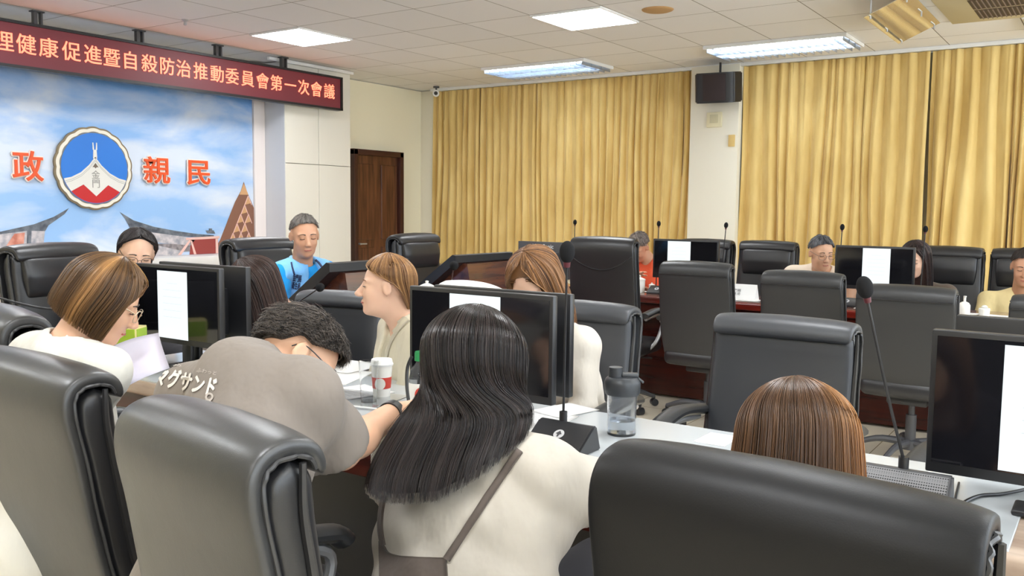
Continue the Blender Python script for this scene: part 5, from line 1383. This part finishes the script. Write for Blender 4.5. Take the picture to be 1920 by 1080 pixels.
# --- the four people on the curtain side of the far table
def far_person(label, px, py, X, scale, fwd, up, shirt, skin, hairfn, face=(-1, 0.0), glasses=None, lean=0.10, nko=None, **kw):
    H = Head(atx(px, py, X), fwd, up, scale); nk = H.w((-0.075, 0, -0.20)); nk[2] = min(nk[2], H.c[2] - 0.20)
    if nko is not None: nk = H.c + np.array(nko)
    sh = dict(arms=dict(elL=nk + np.array((-0.10, -0.24, -0.26)), wrL=nk + np.array((-0.30, -0.10, -0.30)), elR=nk + np.array((-0.10, 0.24, -0.26)), wrR=nk + np.array((-0.30, 0.10, -0.30))))
    sh.update(kw)
    p = person(label, H, nk, (nk[0] + lean, nk[1], 0.57), face, shirt, skin=skin, vox=0.009, **sh)
    H.details(p['root'], p['origin'], M['dark_line'], glasses); hairfn(H, p); return p


def short_hair(lo, hi, seed, top=2200):
    def f(H, p):
        add_hair(p['root'], p['origin'], hair_rings(H, 0.101, 0.080, 0.092, angs=(2, 25, 50, 75, 95, 108)), [(0, 0), (1.7, 0), (2.3, 46), (4, 66), (5, 75)], [(0, 2.2), (38, 2.4), (60, 3.0), (78, 3.6), (98, 3.4), (118, 4.5), (180, 4.9)],
                 hair_mat('short_hair', lo, hi), n=1500, width=0.0022, seg=5, jit=0.002, sweep=False, length=0.6, lift=0.006, seed=seed)
    return f


def long_hair(lo, hi, seed, ln=0.24):
    def f(H, p):
        rg = hair_rings(H, 0.110, 0.094, 0.098)
        for z in (0.3, 0.65, 1.0): rg.append((H.w((-0.03, 0, -0.02)) - np.array((0, 0, 0.03 + ln * z)), unit(H.R[:, 0] * (1, 1, 0.2)) * 0.10, unit(H.R[:, 1] * (1, 1, 0.3)) * 0.105))
        add_hair(p['root'], p['origin'], rg, [(0, 0), (1.5, 5), (2.6, 34), (5, 58), (8, 60)], [(0, 8), (180, 8)], hair_mat('far_long_hair', lo, hi), n=1500, width=0.0022, seg=10, jit=0.004, seed=seed, endjit=0.15)
    return f


far_person('balding grey-haired man in an orange shirt drinking by the far table', 1197, 462, 7.0, 1.06, cv(-0.45, -0.70, -0.50), cv(-0.3, 0.62, -0.7), cloth('orange_shirt', srgb(226, 92, 58)), 'skin_tan', short_hair(srgb(86, 76, 70), srgb(160, 148, 140), 41), sleeve=0.9, nko=(0.12, -0.07, -0.12), lean=0.0,
           arms=dict(elR=atx(1165, 545, 6.98), wrR=atx(1193, 518, 6.78), elL=atx(1235, 560, 7.0), wrL=atx(1215, 545, 6.8)))
far_person('grey-haired man with glasses in a white shirt leaning on the far table', 1540, 474, 7.0, 1.10, cv(0.08, -0.32, -0.94), cv(0.0, 0.92, -0.3), cloth('cream_shirt', srgb(240, 226, 208)), 'skin', short_hair(srgb(30, 30, 34), srgb(130, 132, 138), 43), glasses=metal_frames((0.2, 0.16, 0.14)), sh_w=0.23, nko=(0.12, 0.02, -0.125), lean=0.0)
far_person('woman with tied dark hair in a brown cardigan behind the far monitor', 1716, 486, 7.0, 1.05, cv(-0.65, -0.35, -0.65), cv(-0.1, 0.94, -0.2), cloth('brown_cardigan', srgb(96, 84, 74)), 'skin_pale', long_hair(srgb(24, 16, 16), srgb(72, 52, 48), 47), long_sleeve=True)
far_person('person in a pale yellow top cut off by the right photo edge', 1922, 500, 7.0, 1.05, cv(-0.45, -0.35, -0.8), cv(-0.05, 0.94, -0.3), cloth('yellow_top', srgb(236, 216, 160)), 'skin_tan', short_hair(srgb(26, 20, 18), srgb(70, 58, 52), 49), long_sleeve=True, sh_w=0.2)

# ================================================================ THINGS ON THE TABLES
def sheet_at(corners, label, material=None, group=None, sag=0.0, name='paper_sheet', cat='paper', th=0.0006, lines=0):
    """a sheet of paper given by its four corners in the room (tl, tr, br, bl)"""
    c = [np.array(q, float) for q in corners]; o = sum(c) / 4; n = 8; P, N_ = [], []
    nrm = unit(np.cross(c[1] - c[0], c[3] - c[0]))
    if nrm[2] < 0: nrm = -nrm
    for i in range(n + 1):
        u = i / n; P.append([Vector(tuple((c[0] * (1 - u) + c[1] * u) * (1 - w / n) + (c[3] * (1 - u) + c[2] * u) * w / n + nrm * sag * (math.sin(PI * u) * 0.6 + math.sin(PI * w / n) * 0.4))) for w in range(n + 1)])
        N_.append([Vector(tuple(nrm))] * (n + 1))
    ob = sheet(name, P, N_, th, material or M['paper'], None, o); ob.location = Vector(tuple(o)); tag(ob, label, cat, group)
    if lines:
        bm = bmesh.new()
        for k in range(lines):
            w = 0.14 + 0.72 * k / lines; a = (c[0] * 0.88 + c[1] * 0.12) * (1 - w) + (c[3] * 0.88 + c[2] * 0.12) * w; b_ = (c[0] * 0.2 + c[1] * 0.8) * (1 - w) + (c[3] * 0.2 + c[2] * 0.8) * w
            up = unit(c[0] - c[3]) * 0.0012; q = [v - o + nrm * (0.0008 + sag) for v in (a, b_, b_ + up, a + up)]
            bm.faces.new([bm.verts.new(tuple(v)) for v in q])
        bm_obj('printed_lines', bm, M['ink'], ob, smooth=False)
    return ob


def flat_sheet(px, py, w, d, rot, label, z=TA, k=0, **kw):
    p_ = atz(px, py, z) if z else None; p_[2] = z + 0.0045 + 0.0012 * k; a = math.radians(rot); ux = np.array((math.cos(a), math.sin(a), 0)); uy = np.array((-math.sin(a), math.cos(a), 0))
    # page: width along uy, height along ux
    return sheet_at([p_ + ux * d / 2 + uy * w / 2, p_ + ux * d / 2 - uy * w / 2, p_ - ux * d / 2 - uy * w / 2, p_ - ux * d / 2 + uy * w / 2], label, **kw)


sheet_at([at(205, 652, 2.62), at(297, 624, 2.52), at(318, 690, 2.30), at(205, 745, 2.32)], 'lilac sheet held up by the woman with the bob', M['paper_lilac'], sag=0.012)
lb = at(246, 622, 3.72)
e = empty('tissue_box', (lb[0], lb[1], TA + 0.003), 0.5, 'small lime green box beside the left monitor', 'box')
bm = bmesh.new(); box(bm, (0, 0, 0.10), (0.09, 0.09, 0.20), bev=0.003); bm_obj('box_body', bm, mat('box_yellow', srgb(222, 208, 140), 0.6), e)
bm = bmesh.new(); box(bm, (-0.0465, 0, 0.16), (0.002, 0.08, 0.065)); box(bm, (0, -0.0465, 0.16), (0.08, 0.002, 0.065)); bm_obj('green_print', bm, M['lime'], e, smooth=False)
flat_sheet(628, 708, 0.23, 0.30, 20, 'white papers lying beside the head of the man in grey', k=0, group='papers on the near table', lines=8)
flat_sheet(650, 740, 0.21, 0.30, -12, 'white paper under the clear folder near the red-printed cup', k=1, group='papers on the near table', lines=8)
flat_sheet(655, 690, 0.21, 0.26, 4, 'stack of white paper furthest from the man in grey', k=2, group='papers on the near table')
flat_sheet(1005, 792, 0.20, 0.28, 8, 'printed page between the long black hair and the microphone base', k=0, group='papers on the near table', lines=14)
flat_sheet(1058, 772, 0.15, 0.2, -14, 'small white page under the foot of the tall microphone', k=1, group='papers on the near table')
flat_sheet(1345, 826, 0.10, 0.14, 0, 'small white paper at the far table edge left of the auburn hair', k=0, group='papers on the near table')
# clear folder
p_ = atz(668, 752, TA); e = empty('clear_folder', (p_[0], p_[1], TA + 0.012), 0.2, 'transparent plastic folder on the papers near the cups', 'folder')
bm = bmesh.new(); box(bm, (0, 0, 0), (0.24, 0.32, 0.0025), bev=0.001, seg=1); bm_obj('plastic_cover', bm, M['glass'], e, smooth=False)
bm = bmesh.new(); box(bm, (-0.12, 0, 0.0), (0.006, 0.32, 0.004)); bm_obj('folder_spine', bm, M['paper'], e, smooth=False)
# hot drink cup
p_ = atz(716, 748, TA); e = empty('paper_cup', (p_[0], p_[1], TA + 0.003), 0, 'white takeaway cup with a red band and white lid', 'cup')
bm = bmesh.new(); lathe(bm, [(0, 0), (0.029, 0), (0.030, 0.004), (0.039, 0.125), (0.0, 0.125)], n=36); bm_obj('cup_body', bm, M['porcelain'], e)
bm = bmesh.new(); lathe(bm, [(0.0328, 0.040), (0.0330, 0.040), (0.0364, 0.082), (0.0362, 0.082)], n=36)
bm_obj('red_band', bm, M['red_print'], e)
bm = bmesh.new(); a0 = -2.55
prism(bm, [(0.019 * math.cos(2 * PI * q / 20), 0.021 * math.sin(2 * PI * q / 20)) for q in range(20)], (0.0362 * math.cos(a0), 0.0362 * math.sin(a0), 0.060), (-math.sin(a0), math.cos(a0), 0), (0, 0, 1), -0.0012); bm_obj('white_emblem_patch', bm, M['porcelain'], e, smooth=False)
bm = bmesh.new(); lathe(bm, [(0.0, 0.124), (0.0415, 0.124), (0.0425, 0.130), (0.040, 0.134), (0.039, 0.142), (0.037, 0.147), (0.030, 0.146), (0.029, 0.143), (0, 0.143)], n=36); bm_obj('lid', bm, M['lit_white'], e)
# clear tumbler
p_ = atz(704, 753, TA); e = empty('clear_tumbler', (p_[0] - 0.03, p_[1] + 0.005, TA + 0.003), 0, 'tall clear plastic tumbler in front of the takeaway cup', 'cup')
bm = bmesh.new(); lathe(bm, [(0, 0), (0.028, 0), (0.036, 0.150), (0.0345, 0.150), (0.0268, 0.004), (0, 0.004)], n=32); bm_obj('tumbler_wall', bm, M['glass'], e)
# green capped bottle
# shaker bottle
p_ = atz(1165, 815, TA); e = empty('shaker_bottle', (p_[0], p_[1], TA + 0.003), 5.34, 'smoky grey shaker bottle standing left of the right foreground chair', 'bottle')
dgrey = mat('shaker_lid_grey', srgb(48, 51, 55), 0.4)
bm = bmesh.new(); lathe(bm, [(0, 0), (0.044, 0), (0.046, 0.006), (0.045, 0.05), (0.047, 0.12), (0.052, 0.135), (0.050, 0.14), (0.0495, 0.135), (0.0445, 0.12), (0.043, 0.05), (0.043, 0.008), (0, 0.006)], n=36); bm_obj('clear_body', bm, M['glass_grey'], e)
bm = bmesh.new(); lathe(bm, [(0, 0.007), (0.0425, 0.008), (0.0425, 0.045), (0, 0.045)], n=30); bm_obj('water', bm, mat('water', (0.9, 0.94, 0.96), 0.02, trans=1.0, ior=1.33), e)
bm = bmesh.new(); lathe(bm, [(0, 0.128), (0.053, 0.128), (0.056, 0.134), (0.057, 0.165), (0.053, 0.176), (0.046, 0.183), (0, 0.184)], n=36)
lid = bm_obj('screw_lid', bm, dgrey, e)
bm = bmesh.new(); cyl(bm, (-0.022, 0, 0.18), (-0.022, 0, 0.213), 0.0225, 0.0215, 24); bm_obj('spout_cap', bm, dgrey, lid)
bm = bmesh.new(); box(bm, (0.022, 0, 0.187), (0.055, 0.034, 0.016), bev=0.006, seg=3); tube(bm, [(0.046, -0.017, 0.18), (0.062, -0.012, 0.168), (0.062, 0.012, 0.168), (0.046, 0.017, 0.18)], 0.004, 6, 12); bm_obj('carry_loop', bm, dgrey, lid)
bm = bmesh.new()
for k in range(7): box(bm, (-0.043 * math.cos(0.5), 0.043 * math.sin(0.5), 0.05 + k * 0.01), (0.002, 0.012 if k % 2 else 0.018, 0.001))
bm_obj('scale_marks', bm, M['porcelain'], e, smooth=False)
# cables at the right
def cable(name, pts, rad, label):
    o_ = np.array(pts[0]); bm = bmesh.new(); tube(bm, [np.array(q) - o_ for q in pts], rad, 8, 30); ob = bm_obj(name, bm, M['plastic']); ob.location = Vector(tuple(o_)); tag(ob, label, 'cable'); return ob


p_ = atz(789, 783, TA); e = empty('drink_bottle', (p_[0], p_[1], TA + 0.003), 0, 'small clear bottle with a green cap beside the centre monitor', 'bottle')
bm = bmesh.new(); lathe(bm, [(0, 0), (0.030, 0), (0.032, 0.008), (0.031, 0.06), (0.032, 0.10), (0.026, 0.125), (0.014, 0.142), (0.013, 0.15), (0, 0.15)], n=28); bm_obj('bottle_body', bm, M['glass_grey'], e)
bm = bmesh.new(); lathe(bm, [(0.0325, 0.035), (0.033, 0.035), (0.033, 0.092), (0.0325, 0.092)], n=28); bm_obj('label_band', bm, M['porcelain'], e)
bm = bmesh.new(); prism(bm, [(0.014 * math.cos(2 * PI * q / 16), 0.018 * math.sin(2 * PI * q / 16)) for q in range(16)], (0.034 * math.cos(-2.5), 0.034 * math.sin(-2.5), 0.065), (-math.sin(-2.5), math.cos(-2.5), 0), (0, 0, 1), -0.001); bm_obj('red_label_mark', bm, M['red_print'], e, smooth=False)
bm = bmesh.new(); lathe(bm, [(0, 0.172), (0.0155, 0.172), (0.0165, 0.168), (0.0165, 0.148), (0.0, 0.148)], n=24); bm_obj('green_cap', bm, M['green'], e)
e.scale = (1.28, 1.28, 1.30)
cable('signal_cable', [at(772, 668, 2.86), at(764, 690, 2.86), at(763, 725, 2.85), at(768, 762, 2.83), atz(775, 788, TA + 0.009)], 0.0055, 'black cable hanging beside the left edge of the centre monitor')
zt = TA + 0.008
cable('power_cable', [atz(1798, 905, zt), atz(1793, 925, zt), atz(1788, 945, zt), atz(1775, 975, zt)], 0.003, 'thin black cable lying on the table under the right monitor')
cable('power_cable', [atz(1935, 915, zt + 0.004), atz(1880, 926, zt), atz(1835, 930, zt), atz(1800, 948, zt), atz(1770, 985, zt)], 0.0045, 'thick black cable curving from the right photo edge')
cable('signal_cable', [atz(1748, 928, zt + 0.002), atz(1765, 928, zt), atz(1778, 938, zt), atz(1780, 960, zt)], 0.003, 'short black cable leaving the grilled microphone base')
# pen in the hand of the man in grey
a_ = at(742, 762, 2.2); b_ = at(722, 800, 2.12); cable('pen', [a_, (a_ + b_) / 2, b_], 0.004, 'black pen in the right hand of the man in grey')['category'] = 'pen'

# far table
def lidded_cup(px, py, X, label, sc_=1.0):
    p_ = atx(px, py, X); e = empty('lidded_teacup', (p_[0], p_[1], TB + 0.003), 0, label, 'teacup', 'white lidded teacups')
    bm = bmesh.new(); lathe(bm, [(r_ * sc_, z_ * sc_) for r_, z_ in [(0, 0), (0.034, 0), (0.038, 0.006), (0.041, 0.085), (0.039, 0.088), (0, 0.088)]], n=26); bm_obj('cup_body', bm, M['porcelain'], e)
    bm = bmesh.new(); lathe(bm, [(r_ * sc_, z_ * sc_) for r_, z_ in [(0, 0.087), (0.044, 0.087), (0.042, 0.096), (0.02, 0.106), (0.008, 0.11), (0.011, 0.122), (0, 0.126)]], n=26); bm_obj('lid', bm, M['porcelain'], e)
    return e


lidded_cup(1199, 540, 6.52, 'white lidded teacup in front of the orange shirt man', 1.1)
lidded_cup(1222, 544, 6.62, 'small white lidded teacup beside the far left monitor', 0.6)
p_ = atx(1390, 552, 6.5); e = empty('name_card', (p_[0], p_[1], TB + 0.003), 0, 'white folded name card with a round mark on the far table', 'name card')
bm = bmesh.new(); prism(bm, [(-0.05, 0.0), (0.0, 0.115), (0.05, 0.0)], (0, -0.12, 0), (1, 0, 0), (0, 0, 1), 0.24); bm_obj('card', bm, M['paper'], e, smooth=False)
ux = Vector((0.05, 0, 0.115)).normalized(); sl = Vector((-0.05, 0, 0))
bm = bmesh.new(); prism(bm, [(0.02 * math.cos(2 * PI * q / 20), 0.02 * math.sin(2 * PI * q / 20)) for q in range(20)], (-0.0265, 0.085, 0.056), (0, -1, 0), ux, 0.0008); bm_obj('round_mark', bm, M['ink'], e, smooth=False)
text_mesh('card_text', '金門縣\n衛生局', 0.026, M['ink'], frame((-0.0268, 0.035, 0.054), (0, -1, 0), ux), 0.0004, 0, e)
for k in range(3):
    p_ = atx(1392, 560 + k * 2, 6.44); q = np.array((p_[0] + 0.0, p_[1], TB + 0.0045 + k * 0.002))
    sheet_at([q + (0.06, 0.14, 0), q + (0.06, -0.14, 0), q + (-0.08, -0.14, 0), q + (-0.08, 0.14, 0)], ['white sheet under the name card', 'second white sheet below the name card', 'top white sheet in front of the name card'][k], group='papers on the far table')
for (px, py, w, d, rot, lab, ln_) in ((1800, 572, 0.30, 0.22, 6, 'printed sheet with dark headings left of the pump bottle', 4), (1870, 575, 0.24, 0.2, -8, 'white sheet under the hands of the yellow-topped person', 4), (1640, 575, 0.24, 0.2, 2, 'white sheet below the far right monitor', 5), (1180, 553, 0.24, 0.2, 2, 'white sheet under the orange shirt man cup', 0)):
    p_ = atx(px, py, 6.50); ux_ = np.array((math.cos(math.radians(rot)), math.sin(math.radians(rot)), 0)); uy_ = np.array((-ux_[1], ux_[0], 0)); q = np.array((p_[0], p_[1], TB + 0.0045))
    sheet_at([q + ux_ * d / 2 + uy_ * w / 2, q + ux_ * d / 2 - uy_ * w / 2, q - ux_ * d / 2 - uy_ * w / 2, q - ux_ * d / 2 + uy_ * w / 2], lab, group='papers on the far table', lines=ln_)
p_ = atx(1808, 578, 6.42); e = empty('pump_bottle', (p_[0], p_[1], TB + 0.003), 0.3, 'cream pump bottle on the far table', 'bottle')
bm = bmesh.new(); lathe(bm, [(0, 0), (0.034, 0), (0.036, 0.006), (0.035, 0.07), (0.026, 0.085), (0.012, 0.092), (0, 0.092)], n=24); bm_obj('bottle_body', bm, M['porcelain'], e)
bm = bmesh.new(); cyl(bm, (0, 0, 0.09), (0, 0, 0.13), 0.008, n=12); cyl(bm, (0, 0, 0.125), (-0.035, 0, 0.128), 0.005, n=10); bm_obj('pump', bm, M['porcelain'], e)
p_ = atx(1846, 574, 6.46); e = empty('small_pot', (p_[0], p_[1], TB + 0.003), 0, 'small white pot beside the pump bottle', 'pot')
bm = bmesh.new(); lathe(bm, [(0, 0), (0.03, 0), (0.034, 0.05), (0.03, 0.055), (0.0, 0.06)], n=24); bm_obj('pot_body', bm, M['porcelain'], e)
bm = bmesh.new(); lathe(bm, [(0, 0.06), (0.02, 0.06), (0.012, 0.072), (0, 0.075)], n=20); bm_obj('pot_lid', bm, M['porcelain'], e)
# black microphone feet on the far table
for (px, lab) in ((1232, 'small black microphone foot beside the lidded teacup'), (1588, 'small black microphone foot under the far right monitor')):
    p_ = atx(px, 560 if px < 1500 else 578, 6.50); wb = wedge_base((p_[0], p_[1], TB + 0.003), 0, lab, w=0.14, d=0.12, h=0.06, logo=True); wb['group'] = 'microphone feet on the far table'
# head desk
p_ = atz(796, 532, 0.95); e = empty('lidded_teacup', (4.05, 3.37, 0.913), 0, 'white lidded teacup on the head desk just above the centre monitor', 'teacup', 'white lidded teacups')
bm = bmesh.new(); lathe(bm, [(0, 0), (0.034, 0), (0.041, 0.085), (0, 0.088)], n=26); bm_obj('cup_body', bm, M['porcelain'], e)
bm = bmesh.new(); lathe(bm, [(0, 0.087), (0.044, 0.087), (0.042, 0.096), (0.02, 0.106), (0.008, 0.11), (0.011, 0.122), (0, 0.126)], n=26); bm_obj('lid', bm, M['porcelain'], e)

lf_ = sheet_at([at(836, 526, 4.02), at(905, 529, 4.0), at(945, 543, 3.9), at(812, 541, 3.9)], 'white paper bundle leaning on the second sloping display', sag=0.01, th=0.006)
